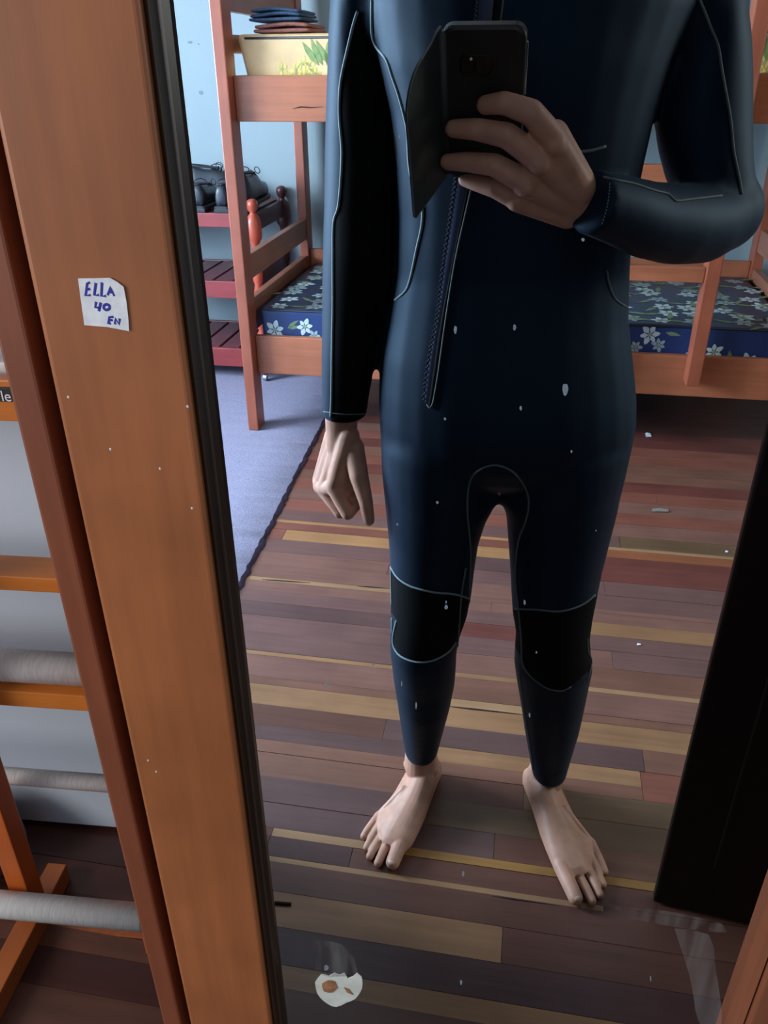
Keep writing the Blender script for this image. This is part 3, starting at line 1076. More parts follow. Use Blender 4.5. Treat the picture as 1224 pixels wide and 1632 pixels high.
# ================================================================== CARPET, DARK CUPBOARD, SCRAPS
bm = bmesh.new()
e0, e1 = at_z(384, 940), at_z(505, 702)
d = (e1 - e0).normalized()
n_edge = 150
rng = random.Random(3)
s0 = e0 - d * 0.72
pts = []
L_ = 2.75
NR = 26
grid = []
for i in range(n_edge + 1):
    p = s0 + d * (L_ * i / n_edge)
    row = []
    for j in range(NR + 1):
        f = j / NR
        q = p + Vector((-2.2 * f, 0, 0))
        if j == 0:
            q = q + Vector((rng.uniform(-.005, .005), 0, 0))
        q.z = .002 if j == 0 else .011 + rng.uniform(-.0012, .0012)
        if j == 1:
            q = p + Vector((-.012 + rng.uniform(-.003, .003), 0, .010))
            q.z = .0105
        row.append(q)
    grid.append(row)
# keep the carpet behind the wall beside the wardrobe
vr = [[bm.verts.new((q.x, max(q.y, .62), q.z)) for q in row] for row in grid]
for a, b in zip(vr[:-1], vr[1:]):
    for j in range(NR):
        f = bm.faces.new((a[j], a[j + 1], b[j + 1], b[j]))
        f.material_index = 1 if j == 0 else 0
bmesh.ops.dissolve_degenerate(bm, dist=1e-5, edges=bm.edges[:])
carpet = obj('carpet', bm, [M['carpet'], M['carpet_edge']], None, True)
tag(carpet, 'blue-grey carpet with a frayed dark edge laid on the planks', 'carpet')

k0, k1 = at_z(1040, 1440), at_z(1205, 1480)
kd = (k1 - k0).normalized()
ka = math.atan2(kd.y, kd.x)
cup = tag(empty('door_panel', k0, ka), 'nearly black tall panelled door standing open at the right edge of the mirror', 'door', None, 'thing')
box('frame', 0, .60, 0, .018, 0.004, 1.95, M['dark_wood'], cup, .004)
for z0, z1 in ((.12, .88), (1.0, 1.84)):
    box('inset', .075, .525, -.004, .002, z0, z1, M['dark_wood'], cup, .003)


def scrap(px, py, w, h, label, mat, name='paper_scrap'):
    c = at_z(px, py, .001)
    bm = bmesh.new()
    ps = [Vector((-w, -h, .001)), Vector((w * .9, -h * .8, .002)), Vector((w, h, .0015)), Vector((0, h * 1.15, .003)), Vector((-w * .8, h, .001))]
    b_loft(bm, [ps, [p + Vector((0, 0, .0006)) for p in ps]])
    o = obj(name, bm, mat)
    o.location = c
    return tag(o, label, 'scrap')


scrap(1033, 694, .011, .018, 'small white paper scrap on the floor in front of the bunk', M['paper'])
scrap(1052, 814, .028, .010, 'pale flake stuck to the red planks right of the person', M['flake'], 'paint_flake')
scrap(1158, 880, .004, .004, 'tiny white crumb on the planks beside the dark cupboard', M['white_ink'], 'crumb')
scrap(1018, 1028, .005, .003, 'tiny pale crumb on the planks right of the knee', M['white_ink'], 'crumb')
bm = bmesh.new()
q0, q1 = at_z(438, 1439, .003), at_z(464, 1441, .003)
b_tube(bm, [q0, q1], .003, 8)
tw = obj('twig', bm, M['dark_wood'])
tag(tw, 'short dark stick on the planks at the foot of the mirror', 'stick')

# ================================================================== PERSON
# ---- wetsuit body from measured silhouettes
def ringpx(py, l, r, y, dep, dy=0.0, e=2.2, grow=0.0):
    A_, B2 = at_y(l, py, y), at_y(r, py, y)
    c = (A_ + B2) / 2
    hw = (B2 - A_).length / 2 + grow
    return ell(c + Vector((0, dy, 0)), (hw, 0, 0), (0, dep + grow, 0), 28, e)


torso = [(0, 588, 1108, .625, .112), (100, 604, 1066, .625, .116), (180, 622, 1042, .63, .114), (260, 629, 1024, .635, .108), (340, 631, 1008, .64, .102), (430, 627, 1003, .645, .100),
         (500, 618, 1001, .645, .106), (560, 608, 1008, .645, .113), (620, 604, 1014, .645, .118), (660, 604, 1014, .645, .118), (705, 607, 1006, .645, .110), (735, 612, 996, .645, .088), (760, 640, 970, .645, .050)]
legL = [(650, 616, 790, .645, .09), (700, 607, 802, .645, .102), (750, 609, 800, .643, .098), (782, 612, 796, .642, .093), (800, 614, 787, .641, .09), (820, 616, 776, .64, .086), (860, 620, 763, .637, .080), (900, 622, 757, .634, .075), (940, 623, 752, .632, .072), (975, 623, 745, .63, .070),
        (1005, 622, 734, .63, .068), (1035, 622, 728, .632, .066), (1060, 625, 727, .637, .062), (1085, 628, 725, .645, .058), (1120, 634, 718, .655, .058), (1160, 640, 707, .667, .050), (1198, 646, 697, .678, .042)]
legR = [(650, 800, 1002, .645, .09), (700, 790, 1007, .645, .102), (750, 793, 996, .643, .098), (782, 790, 988, .642, .093), (800, 799, 985, .641, .09), (820, 806, 980, .64, .086), (860, 809, 970, .637, .080), (900, 812, 960, .634, .075), (940, 814, 952, .632, .072), (975, 816, 945, .63, .070),
        (1010, 822, 940, .63, .068), (1035, 820, 942, .632, .066), (1058, 819, 945, .635, .064), (1085, 823, 939, .642, .060), (1120, 829, 932, .652, .058), (1160, 835, 923, .663, .052), (1200, 842, 911, .673, .044), (1232, 848, 902, .68, .040)]
armL = [(-80, 540, 640, .64, .045), (-40, 533, 632, .645, .052), (0, 527, 620, .65, .054), (60, 524, 612, .653, .053), (100, 523, 612, .655, .053), (150, 521, 622, .657, .053), (200, 519, 632, .659, .053), (240, 518, 641, .66, .053), (290, 517.5, 640, .66, .053), (330, 517, 628, .66, .052), (400, 515, 629, .66, .052),
        (450, 514, 622, .66, .050), (500, 514, 612, .658, .047), (560, 513, 601, .655, .044), (620, 513, 590, .652, .038), (664, 513, 584, .65, .035)]
armR = [(-80, 1085, 1172, .64, .045), (-40, 1090, 1180, .645, .052), (0, 1086, 1187, .65, .054), (60, 1070, 1195, .65, .056), (120, 1050, 1198, .65, .056), (180, 1041, 1198, .65, .055), (240, 1049, 1199, .65, .054), (290, 1062, 1203, .65, .052), (325, 1085, 1206, .65, .048), (352, 1110, 1196, .65, .040)]


def suit_bm(grow=0.0, cuff=True):
    bm = bmesh.new()
    rings = [ell((.055, .64, 1.462), (.058 + grow, 0, 0), (0, .060 + grow, 0), 28), ell((.055, .64, 1.435), (.068 + grow, 0, 0), (0, .066 + grow, 0), 28), ell((.055, .638, 1.405), (.115 + grow, 0, 0), (0, .078 + grow, 0), 28),
             ell((.055, .632, 1.37), (.165 + grow, 0, 0), (0, .095 + grow, 0), 28)]
    rings += [ringpx(*t, grow=grow) for t in torso]
    b_loft(bm, rings)
    for L in (legL, legR, armL, armR):
        b_loft(bm, [ringpx(*t, grow=grow, e=2.0) for t in L])
    # shoulders
    for s, x in ((-1, -.105), (1, .232)):
        b_capsule(bm, (.055 + s * .09, .64, 1.385), (x, .645, 1.355), .055 + grow, .060 + grow, 18)
        b_capsule(bm, (x, .645, 1.36), (x + s * .008, .648, 1.30), .058 + grow, .055 + grow, 18)
    # bent forearm to the phone
    fa = [((1150, 338), .645, .047), ((1118, 356), .615, .0475), ((1075, 358), .578, .0455), ((1030, 351), .545, .0415), ((985, 335), .512, .0365), ((952, 325), .490, .0335), ((938, 322), .481, .0330)]
    pts = [at_y(p[0], p[1], y) for p, y, r in fa]
    b_tube(bm, pts, [r + grow for p, y, r in fa], 24)
    b_ball(bm, at_y(1150, 336, .648), .050 + grow, 18)
    return bm


suit = remesh(suit_bm(), .0052, 10)
# creases and quilting of the neoprene come from the lofts; keep the mesh for measuring
bvh = BVHTree.FromBMesh(suit)

BASE = Vector((0.055, 0.62, 0.0))

# ---- skin: hands, feet, neck, head and the body under the suit, one mesh
skin_parts = bmesh.new()


def add_bm(dst, src):
    me_ = bpy.data.meshes.new('t')
    src.to_mesh(me_)
    src.free()
    dst.from_mesh(me_)
    bpy.data.meshes.remove(me_)


PHN = Vector((0, .44, 1.25))
flipy = Matrix.Diagonal((1, -1, 1))
pn = flipy @ (R3 @ Vector((0, 0, -1)))
pu = flipy @ (R3 @ Vector((0, 1, 0)))
pr = flipy @ (R3 @ Vector((1, 0, 0)))


def onplane(px, py, off):
    v_ = ray(px, py)
    P_ = PHN + pn * off
    return EYE + v_ * ((P_ - EYE).dot(pn) / v_.dot(pn))


def hand_right():
    bm = bmesh.new()
    O = onplane
    idx = [O(884, 224, .020), O(847, 179, .025), O(803, 164, .020), O(774, 167, .0125)]
    mid = [O(860, 254, .026), O(808, 216, .027), O(757, 206, .019), O(723, 205, .0115)]
    rin = [O(838, 290, .026), O(788, 263, .026), O(742, 258, .019), O(714, 258, .0110)]
    pin = [O(825, 318, .018), O(790, 300, .013), O(758, 291, .004), O(741, 286, -.002)]
    b_chain(bm, idx, [.0136, .0120, .0106, .0092])
    b_chain(bm, mid, [.0138, .0120, .0106, .0090])
    b_chain(bm, rin, [.0132, .0114, .0100, .0086])
    b_chain(bm, pin, [.0115, .0105, .0088, .0076])
    w0, w1 = O(925, 300, .006), O(905, 340, .004)
    wc = O(922, 318, .002)
    for kn, r1 in ((idx[0], .0130), (mid[0], .0135), (rin[0], .0130), (pin[0], .0130)):
        t = (kn - pin[0]).length / max((idx[0] - pin[0]).length, 1e-6)
        wv = w1.lerp(w0, min(t, 1))
        b_capsule(bm, kn, wv, r1, .0165)
        b_capsule(bm, kn - pn * .012, wv - pn * .006, r1, .0165)
    for a, b in ((idx[0], mid[0]), (mid[0], rin[0]), (rin[0], pin[0])):
        b_capsule(bm, a - pn * .006, b - pn * .006, .012, .012)
    for kn in (idx[0], mid[0], rin[0]):
        b_ball(bm, kn + pn * .0045, .0125, 12)
    # palm pads
    b_capsule(bm, O(870, 290, .004), O(905, 312, .0), .019, .021)
    b_capsule(bm, O(850, 318, .004), O(895, 336, .0), .014, .017)
    # wrist into the sleeve
    b_loft(bm, [ell(p, sx, sy, 20) for p, sx, sy in (
        (O(903, 315, .004), (O(918, 282, .004) - O(903, 315, .004)), pn * .020),
        (O(925, 318, .0), (O(940, 285, .0) - O(925, 318, .0)), pn * .021),
        (O(946, 322, -.008), (O(957, 288, -.008) - O(946, 322, -.008)), pn * .021),
        (O(975, 330, -.02), (O(984, 300, -.02) - O(975, 330, -.02)), pn * .021))])
    # thumb round the far side of the phone
    th = [O(900, 292, -.010), O(868, 262, -.018), O(842, 236, -.0225), O(816, 214, -.0215)]
    b_chain(bm, th, [.0165, .0135, .0112, .0092])
    nails = [(idx[3], idx[2], .0086), (mid[3], mid[2], .0085), (rin[3], rin[2], .0082)]
    return remesh(bm, .0019, 5), nails


def hand_left():
    bm = bmesh.new()
    Y_ = at_y
    mc = [Y_(532, 776, .628), Y_(518, 779, .648), Y_(511, 775, .668), Y_(510, 765, .686)]
    pi_ = [Y_(554, 818, .612), Y_(542, 816, .632), Y_(536, 808, .652), Y_(533, 797, .670)]
    di = [Y_(566, 806, .630), Y_(560, 806, .645), Y_(556, 800, .662), Y_(552, 790, .676)]
    ti = [Y_(560, 783, .640), Y_(556, 784, .655), Y_(552, 780, .668), Y_(548, 774, .680)]
    for a, b, c, d_, r in zip(mc, pi_, di, ti, (1.0, 1.0, .95, .88)):
        b_chain(bm, [a, b, c, d_], [.0125 * r, .0105 * r, .0092 * r, .0082 * r])
    w0, w1 = Y_(556, 695, .640), Y_(534, 695, .668)
    for i, m_ in enumerate(mc):
        wv = w0.lerp(w1, i / 3)
        b_capsule(bm, m_, wv, .0125, .0165)
        if i:
            b_capsule(bm, m_, mc[i - 1], .0120, .0120)
    b_capsule(bm, Y_(540, 765, .648), Y_(545, 712, .652), .0225, .021)
    b_capsule(bm, Y_(526, 760, .668), Y_(538, 712, .662), .0165, .018)
    b_capsule(bm, Y_(548, 780, .636), Y_(556, 735, .640), .017, .017)
    b_capsule(bm, Y_(545, 800, .640), Y_(540, 775, .655), .016, .018)
    th = [Y_(563, 712, .640), Y_(572, 758, .618), Y_(583, 800, .606), Y_(588, 829, .604)]
    b_chain(bm, th, [.0165, .0145, .0108, .0088])
    b_capsule(bm, Y_(560, 772, .630), Y_(568, 735, .632), .012, .014)
    b_loft(bm, [ell(Y_(x, y_, .652), (w_, 0, 0), (0, d_, 0), 20) for x, y_, w_, d_ in ((545, 715, .024, .020), (544.5, 695, .0235, .020), (544, 672, .0240, .021), (546, 640, .027, .025), (548, 600, .029, .027))])
    nails = [(th[3], th[2], .0088)]
    return remesh(bm, .0019, 5), nails


def foot(ank, heel, ball, tips, webs, rad, side):
    """ank: ankle centre; heel, ball: floor points; tips/webs: toe tips and roots on the floor, big toe first; side: +1 when big toe is at +x"""
    bm = bmesh.new()
    ax = (ball - heel)
    Lf = ax.length
    ax.normalize()
    lat = Vector((ax.y, -ax.x, 0))       # to the right of the walking direction
    if lat.x * side < 0:
        lat = -lat                       # towards the big toe
    # section: along, shift to big-toe side, half width, height, exponent
    sec = [(-.030, 0, .010, .022), (-.026, 0, .021, .044), (-.012, 0, .028, .060), (.008, 0, .031, .074), (.030, .001, .033, .082), (.055, .003, .034, .080), (.080, .004, .036, .070), (.105, .004, .039, .060),
           (.130, .002, .042, .050), (.152, .000, .0445, .042), (.168, -.001, .0450, .036), (.182, -.003, .042, .030), (.192, -.004, .034, .022)]
    sc_ = Lf / .168
    rings = []
    for s, sh, hw, h in sec:
        c = heel + ax * (s * sc_) + lat * sh
        ring = []
        for i in range(26):
            t = 2 * pi * i / 26
            x_, z_ = cos(t), sin(t)
            zz = h * (.5 + .5 * (abs(z_) ** .8) * (1 if z_ > 0 else -1))
            # instep ridge sits on the big-toe side
            wx = hw * (abs(x_) ** .85) * (1 if x_ > 0 else -1)
            if z_ > 0:
                wx = wx * (1 - .28 * z_) + .009 * z_
                if wx < 0:
                    zz = zz * (1 - .22 * min(1, -wx / hw))
            back = .040 * max(0, -wx / hw) ** 1.3 * max(0, min(1, (s - .09) / .09))
            ring.append(c - ax * back + lat * wx + Vector((0, 0, max(.0015, zz))))
        rings.append(ring)
    b_loft(bm, rings)
    # ankle column
    b_loft(bm, [ell(c, lat * w_, ax * d_, 22) for c, w_, d_ in (
        (Vector((heel.x, heel.y, .035)) + ax * .016, .028, .036), (Vector((heel.x, heel.y, .060)) + ax * .020, .031, .040), (ank.lerp(Vector((heel.x, heel.y, .06)) + ax * .02, .35), .0315, .039), (ank, .0305, .037),
        (ank + Vector((0, .004, .035)), .0285, .034), (ank + Vector((0, .006, .10)), .0285, .035))])
    b_ball(bm, ank + lat * .027 + Vector((0, 0, -.012)), .0095, 12)
    b_ball(bm, ank - lat * .027 + Vector((0, 0, -.018)), .0095, 12)
    # Achilles and heel
    b_capsule(bm, ank - ax * .026 + Vector((0, 0, .03)), heel - ax * .012 + Vector((0, 0, .028)), .015, .022)
    nails = []
    # toes: root, knuckle, tip
    for i, (tip, web, r) in enumerate(zip(tips, webs, rad)):
        root_ = web - (tip - web).normalized() * .030
        root_.z = r * 1.5
        kn = web.lerp(tip, .42)
        kn.z = r * (1.42 if i else 1.15)
        tp = tip.copy()
        tp.z = r * 1.0
        b_chain(bm, [root_, kn, tp], [r * 1.1, r * 1.02, r * .97])
        nails.append((tp, kn, r))
        # tendon fan on the instep
        q = heel + ax * (.085 * sc_) + lat * (.012 - .006 * i)
        q.z = .055
        b_capsule(bm, root_ + Vector((0, 0, .002)), q, r * .75, .006)
    return remesh(bm, .0016, 5), nails


def fz(px, py, z=.012):
    p = at_z(px, py, z)
    p.z = 0
    return p


# left in the picture: big toe towards +x
Ltip = [fz(626, 1375), fz(602.5, 1373), fz(589.5, 1362), fz(584.5, 1348), fz(580, 1330)]
Lweb = [fz(636, 1347, .02), fz(614, 1346, .02), fz(602, 1337, .02), fz(595, 1326, .02), fz(590, 1312, .02)]
Rtip = [fz(917, 1431), fz(944, 1433), fz(956, 1423), fz(961, 1406), fz(964, 1386)]
Rweb = [fz(906, 1403, .02), fz(929, 1400, .02), fz(942, 1389, .02), fz(949, 1376, .02), fz(954, 1359, .02)]
rad = [.0130, .0080, .0076, .0074, .0074]
bmL, nailsL = foot(Vector((-.0515, .688, .078)), Vector((-.040, .712, 0)), Vector((-.098, .562, 0)), Ltip, Lweb, rad, +1)
bmR, nailsR = foot(Vector((.190, .684, .072)), Vector((.178, .704, 0)), Vector((.236, .535, 0)), Rtip, Rweb, rad, -1)
hR, nR = hand_right()
hL, nL = hand_left()
for b in (bmL, bmR, hR, hL):
    add_bm(skin_parts, b)
# head and neck (above the frame)
hd = bmesh.new()
hc = Vector((.055, .625, 1.575))
b_loft(hd, [ell((.055, .645, z), (w_, 0, 0), (0, d_, 0), 24) for z, w_, d_ in ((1.40, .058, .058), (1.44, .055, .057), (1.48, .053, .056), (1.52, .053, .056))])
b_ball(hd, hc + Vector((0, .020, .035)), 1.0, 24, (.074, .092, .086))
b_ball(hd, hc + Vector((0, -.012, -.025)), 1.0, 24, (.062, .072, .078))
b_ball(hd, hc + Vector((0, -.050, -.082)), 1.0, 16, (.030, .026, .022))
b_chain(hd, [hc + Vector((0, -.078, .018)), hc + Vector((0, -.100, -.022))], [.008, .012])
for s in (-1, 1):
    b_ball(hd, hc + Vector((s * .012, -.090, -.024)), .009, 10)
    b_ball(hd, hc + Vector((s * .076, .012, -.005)), 1.0, 14, (.007, .018, .030))
    b_capsule(hd, hc + Vector((s * .016, -.080, .028)), hc + Vector((s * .045, -.070, .030)), .008, .007)
    b_ball(hd, hc + Vector((s * .040, -.060, -.020)), .020, 12)
add_bm(skin_parts, remesh(hd, .0035, 5))
# the body under the suit
add_bm(skin_parts, remesh(suit_bm(-.008), .012, 3))
person = obj('person', skin_parts, M['skin'], None, True)
person.data.transform(Matrix.Translation(-BASE))
person.location = BASE
tag(person, 'barefoot person in a black wetsuit holding up a phone, reflected in the mirror', 'person')
OFF = -BASE


def proj(p):
    v_ = R3.transposed() @ (p - EYE)
    return CX + FPX * v_.x / -v_.z, CY - FPX * v_.y / -v_.z


def inside(p, poly):
    c = False
    j = len(poly) - 1
    for i in range(len(poly)):
        (xi, yi), (xj, yj) = poly[i], poly[j]
        if (yi > p[1]) != (yj > p[1]) and p[0] < (xj - xi) * (p[1] - yi) / (yj - yi) + xi:
            c = not c
        j = i
    return c


# black panels of the suit: inner sleeves and knees, bounded by their seams
PANELS = [
    [(570, 18), (563, 40), (553.6, 80), (543, 132), (541, 184), (545, 239), (543, 291), (539, 331), (532, 355), (531, 414), (531, 490), (530, 536), (528.5, 635), (527, 672), (584, 676), (601, 560), (613, 500), (622, 450), (630, 400), (630, 330), (633, 300), (633, 233), (625, 200), (616, 150), (606, 100), (594, 75)],
    [(620, 904), (634, 921), (656, 935), (690, 943.5), (725, 947), (752, 954), (745, 990), (728, 1024), (714, 1039.5), (690, 1052.5), (663, 1055), (639, 1046), (628, 1031), (626, 1014), (632, 990), (620, 970)],
    [(814, 970), (851.5, 971), (893, 974), (927, 964), (952, 948), (950, 1060), (910, 1094), (896, 1101), (875.5, 1098), (845, 1077), (816, 1020)],
]
suit.faces.ensure_lookup_table()
suit.normal_update()
for f in suit.faces:
    c_ = f.calc_center_median()
    if f.normal.dot(EYE - c_) <= 0:
        continue
    q = proj(c_)
    if any(inside(q, P_) for P_ in PANELS):
        f.material_index = 1
wet = obj('wetsuit', suit, [M['neo'], M['neo_dark']], person, True, OFF)
tag(wet, 'black neoprene wetsuit with pale seams')
hb = bmesh.new()
b_ball(hb, hc + Vector((0, .024, .048)), 1.0, 24, (.080, .097, .088))
for vv in hb.verts[:]:
    p_ = vv.co - hc
    if p_.y < -.045 and p_.z < .075:
        vv.co = hc + Vector((p_.x * .9, -.045 + (p_.y + .045) * .2, max(p_.z, .07)))
obj('hair', hb, M['hair'], person, True, OFF)
for s in (-1, 1):
    eb = bmesh.new()
    b_ball(eb, hc + Vector((s * .031, -.066, .010)), .0125, 14)
    e_ = obj('eye', eb, M['eye'], person, True, OFF)
    eb = bmesh.new()
    b_ball(eb, hc + Vector((s * .031, -.0745, .008)), 1.0, 12, (.0055, .0045, .0055))
    obj('iris', eb, M['iris'], e_, True)
lb = bmesh.new()
b_chain(lb, [hc + Vector((-.022, -.076, -.052)), hc + Vector((0, -.082, -.050)), hc + Vector((.022, -.076, -.052))], [.003, .006, .003])
obj('mouth', lb, M['lip'], person, True, OFF)


def nail(tip, prev, r, name, up):
    d_ = (tip - prev).normalized()
    upv = (up - d_ * up.dot(d_)).normalized()
    s_ = d_.cross(upv)
    rot = Matrix((s_, d_, upv)).transposed()
    nb = bmesh.new()
    b_ball(nb, tip + d_ * r * .25 + upv * r * .62, 1.0, 12, (r * .62, r * .66, r * .36), rot)
    return obj(name, nb, M['nail'], person, True, OFF)


for tp, kn, r in nailsL + nailsR:
    nail(tp, kn, r * (.92 if r > .01 else .72), 'toenail', Vector((0, 0, 1)))
for tp, kn, r in nR:
    nail(tp, kn, r * .9, 'fingernail', pn)
for tp, kn, r in nL:
    nail(tp, kn, r * .9, 'fingernail', Vector((.2, -1, .2)))


# ---- seams laid on the suit
def on_suit(px, py):
    h = bvh.ray_cast(EYE, ray(px, py))
    return (h[0], h[1]) if h[0] is not None else (None, None)


def seam(pts, rad_, mat, name='seam', step=6.0, lift=.0004):
    runs, cur = [], []
    for p in smooth_line(pts, step):
        h, n_ = on_suit(p[0], p[1])
        if h is None or (cur and (h - cur[-1]).length > .03):
            if len(cur) > 1:
                runs.append(cur)
            cur = []
            if h is None:
                continue
        cur.append(h + n_ * lift)
    if len(cur) > 1:
        runs.append(cur)
    if not runs:
        return None
    bm = bmesh.new()
    for r_ in runs:
        b_tube(bm, r_, rad_, 6)
    return obj(name, bm, mat, wet, True)


SM, SD = M['seam'], M['seam_dim']
seam([(570, 18), (563, 40), (553.6, 80), (543, 132), (541, 184), (545, 239), (543, 291), (539, 331), (532, 355), (531, 414), (531, 490), (530, 536), (528.5, 635), (527, 664)], .0017, SM)
seam([(593, 0), (593, 52), (599.5, 73.5), (616, 95), (625.5, 122.6), (635, 150), (645, 187), (650, 215), (652, 260), (660, 300), (672, 320), (673, 355), (664, 398), (655, 441), (647, 463), (630, 478)], .0017, SM)
seam([(747, 1000), (748, 940), (750, 880), (745, 820), (746, 780), (756, 755), (785, 741), (815, 750), (836, 775), (843, 800), (838, 830), (827, 860), (822, 900), (822, 931), (826, 966), (831, 1017), (833, 1058), (845, 1077)], .0016, SD)
seam([(742, 905), (735, 949), (732, 993), (729, 1030)], .0015, SD)
seam([(623, 904), (634, 921), (656, 935), (690, 943.5), (725, 947), (748, 954)], .0017, SM)
seam([(623.5, 904), (624, 930), (624.5, 965)], .0015, SM)
seam([(632, 990), (627, 1014), (628, 1031), (639, 1046), (663, 1055), (690, 1052.5), (714, 1039.5), (726, 1024)], .0018, SM)
seam([(625, 985), (625, 1010)], .0016, SM)
seam([(816, 970), (851.5, 971), (893, 974), (927, 964), (948, 948)], .0017, SD)
seam([(845, 1077), (860, 1090), (875.5, 1098), (896, 1101), (910, 1094)], .0013, SD)
seam([(936, 1018), (937, 1038), (943, 1055), (936, 1085)], .0013, SD)
seam([(827.5, 1072), (834, 1120), (845, 1189), (850, 1226)], .0014, SD)
seam([(1110, -10), (1120, 12), (1133, 45), (1144, 72), (1150, 110), (1156, 144), (1164, 190), (1169, 240), (1177, 280), (1182, 310)], .0016, SD)
seam([(962, 282), (980, 287), (1010, 293), (1040, 303), (1066, 310), (1076, 320), (1100, 318), (1150, 312)], .0014, SD)
seam([(918, 242), (940, 240), (965, 233)], .0018, SD)
seam([(967, 430), (970, 451), (980, 476), (998, 489)], .0015, SD)
seam([(516, 656), (545, 660), (581, 660)], .0010, SD)
# stitches round the sleeve at the raised wrist
bm = bmesh.new()
for i in range(13):
    t = i / 12
    p0_, n0 = on_suit(972 - 12 * t * t, 292 + 62 * t)
    p1_, n1 = on_suit(972 - 12 * t * t - .4, 295 + 62 * t)
    if p0_ is not None and p1_ is not None:
        b_tube(bm, [p0_ + n0 * .0005, p1_ + n1 * .0005], .0006, 5)
obj('stitches', bm, M['seam'], wet)


# ---- front zip: tape with zigzag edge, slot, piping
def ribbon(name, left, right, lift, mat, nseg=60):
    bm = bmesh.new()
    Ls, Rs = smooth_line(left, 4), smooth_line(right, 4)
    rows_ = []
    for i in range(nseg + 1):
        t = i / nseg
        a = Ls[int(t * (len(Ls) - 1))]
        b = Rs[int(t * (len(Rs) - 1))]
        row = []
        for k_ in range(5):
            p = a.lerp(b, k_ / 4)
            h, n_ = on_suit(p[0], p[1])
            if h is None:
                row = None
                break
            row.append(h + n_ * lift * (1 if 0 < k_ < 4 else .3))
        if row:
            rows_.append(row)
    vr_ = [[bm.verts.new(p) for p in r_] for r_ in rows_]
    for a, b in zip(vr_[:-1], vr_[1:]):
        for k_ in range(4):
            bm.faces.new((a[k_], a[k_ + 1], b[k_ + 1], b[k_]))
    return obj(name, bm, mat, wet, True)


zl = [(764, -30), (762, 0), (750, 100), (735, 220), (723, 310), (706, 425), (697, 502), (684, 568), (677, 619), (676, 640)]
zm = [(790, -30), (787, 0), (776, 100), (755, 220), (741, 310), (716, 441), (701, 517), (688, 604), (684, 636), (683, 644)]
zr = [(806, -30), (801, 0), (788, 100), (768, 220), (748, 310), (726, 410), (711, 502), (698, 594), (690, 640), (688, 646)]
ribbon('zip_tape', zl, zm, .0016, M['neo_zip'])
ribbon('zip_slot', zm, zr, .0018, M['neo_black'])
seam([(x + 1, y_) for x, y_ in zr] + [(685, 650), (681, 644)], .0010, M['seam_dim'], 'zip_piping', 5, .0016)
zz = []
for i, p in enumerate(smooth_line([(x, y_) for x, y_ in zl], 4)):
    zz.append((p[0] + (2.5 if i % 2 else -2.5), p[1]))
bm = bmesh.new()
prev = None
for p in zz:
    h, n_ = on_suit(*p)
    if h is not None:
        h = h + n_ * .0012
        if prev is not None and (h - prev).length < .02:
            b_tube(bm, [prev, h], .0009, 5)
        prev = h
obj('zigzag_stitching', bm, M['zigzag'], wet)




# ================================================================== PHONE
ph_rot = Matrix((pr, pu, pn)).transposed()
phone = tag(empty('phone', PHN), 'black smartphone in a worn folio case held in the raised hand', 'phone')
phone.matrix_world = Matrix.Translation(PHN) @ Matrix((pr, pu, pn)).transposed().to_4x4()
# local axes: x right, y up, z towards the viewer; lens at the origin


def rr_ring(x0, x1, y0, y1, r, z, n=6):
    pts = []
    for cx_, cy_, a0_ in ((x1 - r, y1 - r, 0), (x0 + r, y1 - r, pi / 2), (x0 + r, y0 + r, pi), (x1 - r, y0 + r, 1.5 * pi)):
        for k_ in range(n + 1):
            t = a0_ + k_ / n * pi / 2
            pts.append(Vector((cx_ + r * cos(t), cy_ + r * sin(t), z)))
    return pts


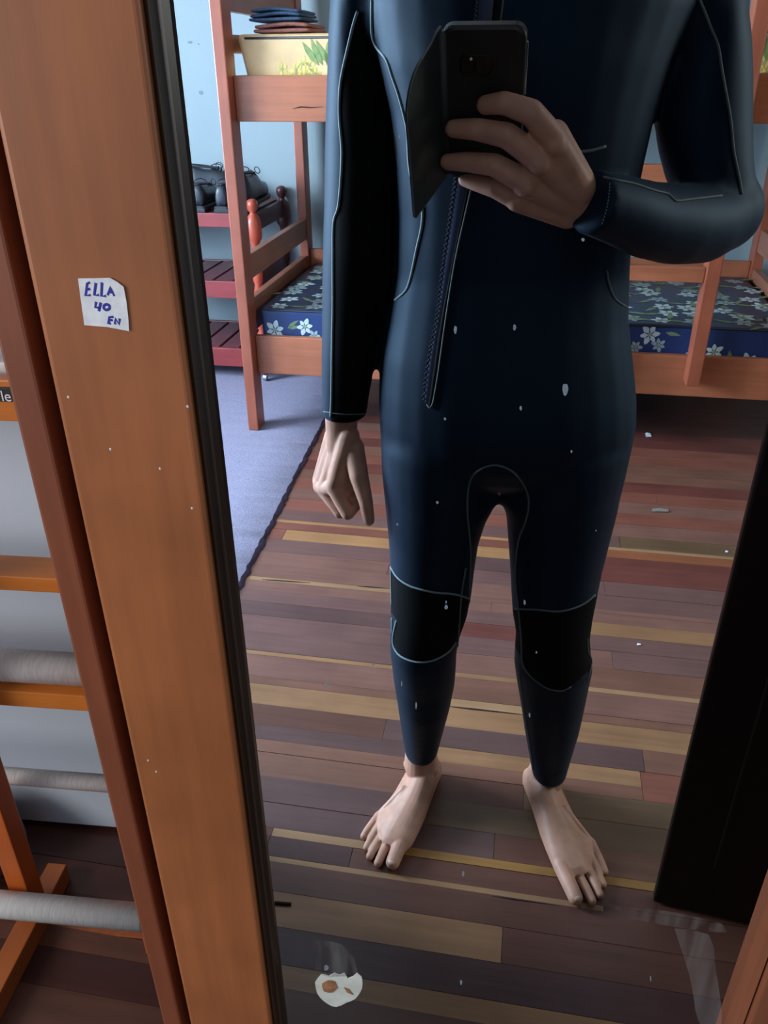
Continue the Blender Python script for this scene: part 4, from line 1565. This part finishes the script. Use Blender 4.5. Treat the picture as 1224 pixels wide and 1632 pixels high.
px0, px1, py0, py1 = -.034, .0445, -.1215, .0365
bm = bmesh.new()
b_loft(bm, [rr_ring(px0 + .002, px1 - .002, py0 + .002, py1 - .002, .010, -.0118), rr_ring(px0, px1, py0, py1, .011, -.010), rr_ring(px0, px1, py0, py1, .011, -.003), rr_ring(px0 + .0008, px1 - .0008, py0 + .0008, py1 - .0008, .011, -.0012), rr_ring(px0 + .003, px1 - .003, py0 + .003, py1 - .003, .010, 0)])
obj('case', bm, M['case'], phone)
bm = bmesh.new()
b_loft(bm, [rr_ring(px0 + .004, px1 - .004, py0 + .004, py1 - .004, .008, -.0132), rr_ring(px0 + .004, px1 - .004, py0 + .004, py1 - .004, .008, -.0116)])
obj('screen', bm, M['phone'], phone)
bm = bmesh.new()
b_loft(bm, [rr_ring(-.018, .014, -.009, .012, .008, -.001), rr_ring(-.018, .014, -.009, .012, .008, .0006), rr_ring(-.0165, .0125, -.0075, .0105, .007, .0010)])
cm = obj('camera_module', bm, M['phone'], phone)
for lx, ly, lr, mt_, nm in ((0, 0, .0048, M['phone'], 'lens'), (-.0065, .0078, .0013, M['flash'], 'flash')):
    bm = bmesh.new()
    b_lathe(bm, (lx, ly, .0008), [(lr, 0), (lr, .0008), (lr * .75, .0011), (lr * .3, .0012)], 16)
    obj(nm, bm, mt_, cm)
bm = bmesh.new()
b_tube(bm, [(px1 + .0002, .020, -.0055), (px1 + .0002, -.030, -.0055)], .0014, 8)
obj('side_key', bm, M['metal'], phone)
# folio cover swung open towards the mirror
bm = bmesh.new()
ang = radians(72)
du = Vector((-cos(ang), 0, sin(ang)))
w_ = .076
prof = []
rc, rb_ = .030, .004
hy0, hy1 = py0, py1
pts2 = [(0, hy1 - .001), (w_ * .12, hy1 - .002), (w_ * .30, hy1 - .007)]
for k_ in range(7):
    t = pi / 2 * (1 - k_ / 6) * .8
    pts2.append((w_ - .040 + .040 * cos(t), hy1 - .052 + .042 * sin(t)))
for k_ in range(4):
    t = -k_ / 3 * pi / 2
    pts2.append((w_ - rb_ + rb_ * cos(t), hy0 + rb_ + rb_ * sin(t)))
pts2.append((0, hy0))
org = Vector((px0 - .0005, 0, -.003))
fr = [org + du * a + Vector((0, b, 0)) for a, b in pts2]
nn = du.cross(Vector((0, 1, 0))).normalized() * .0022
b_loft(bm, [fr, [p + nn for p in fr]])
flap = obj('cover_flap', bm, M['flap'], phone)
bm = bmesh.new()
b_tube(bm, fr + [fr[0]], .0007, 6)
obj('stitched_edge', bm, M['seam_dim'], flap)
bm = bmesh.new()
b_tube(bm, [org + Vector((.0005, py0 + .006, 0)), org + Vector((.0005, py1 - .006, 0))], .0052, 10)
obj('hinge', bm, M['flap'], phone, True)
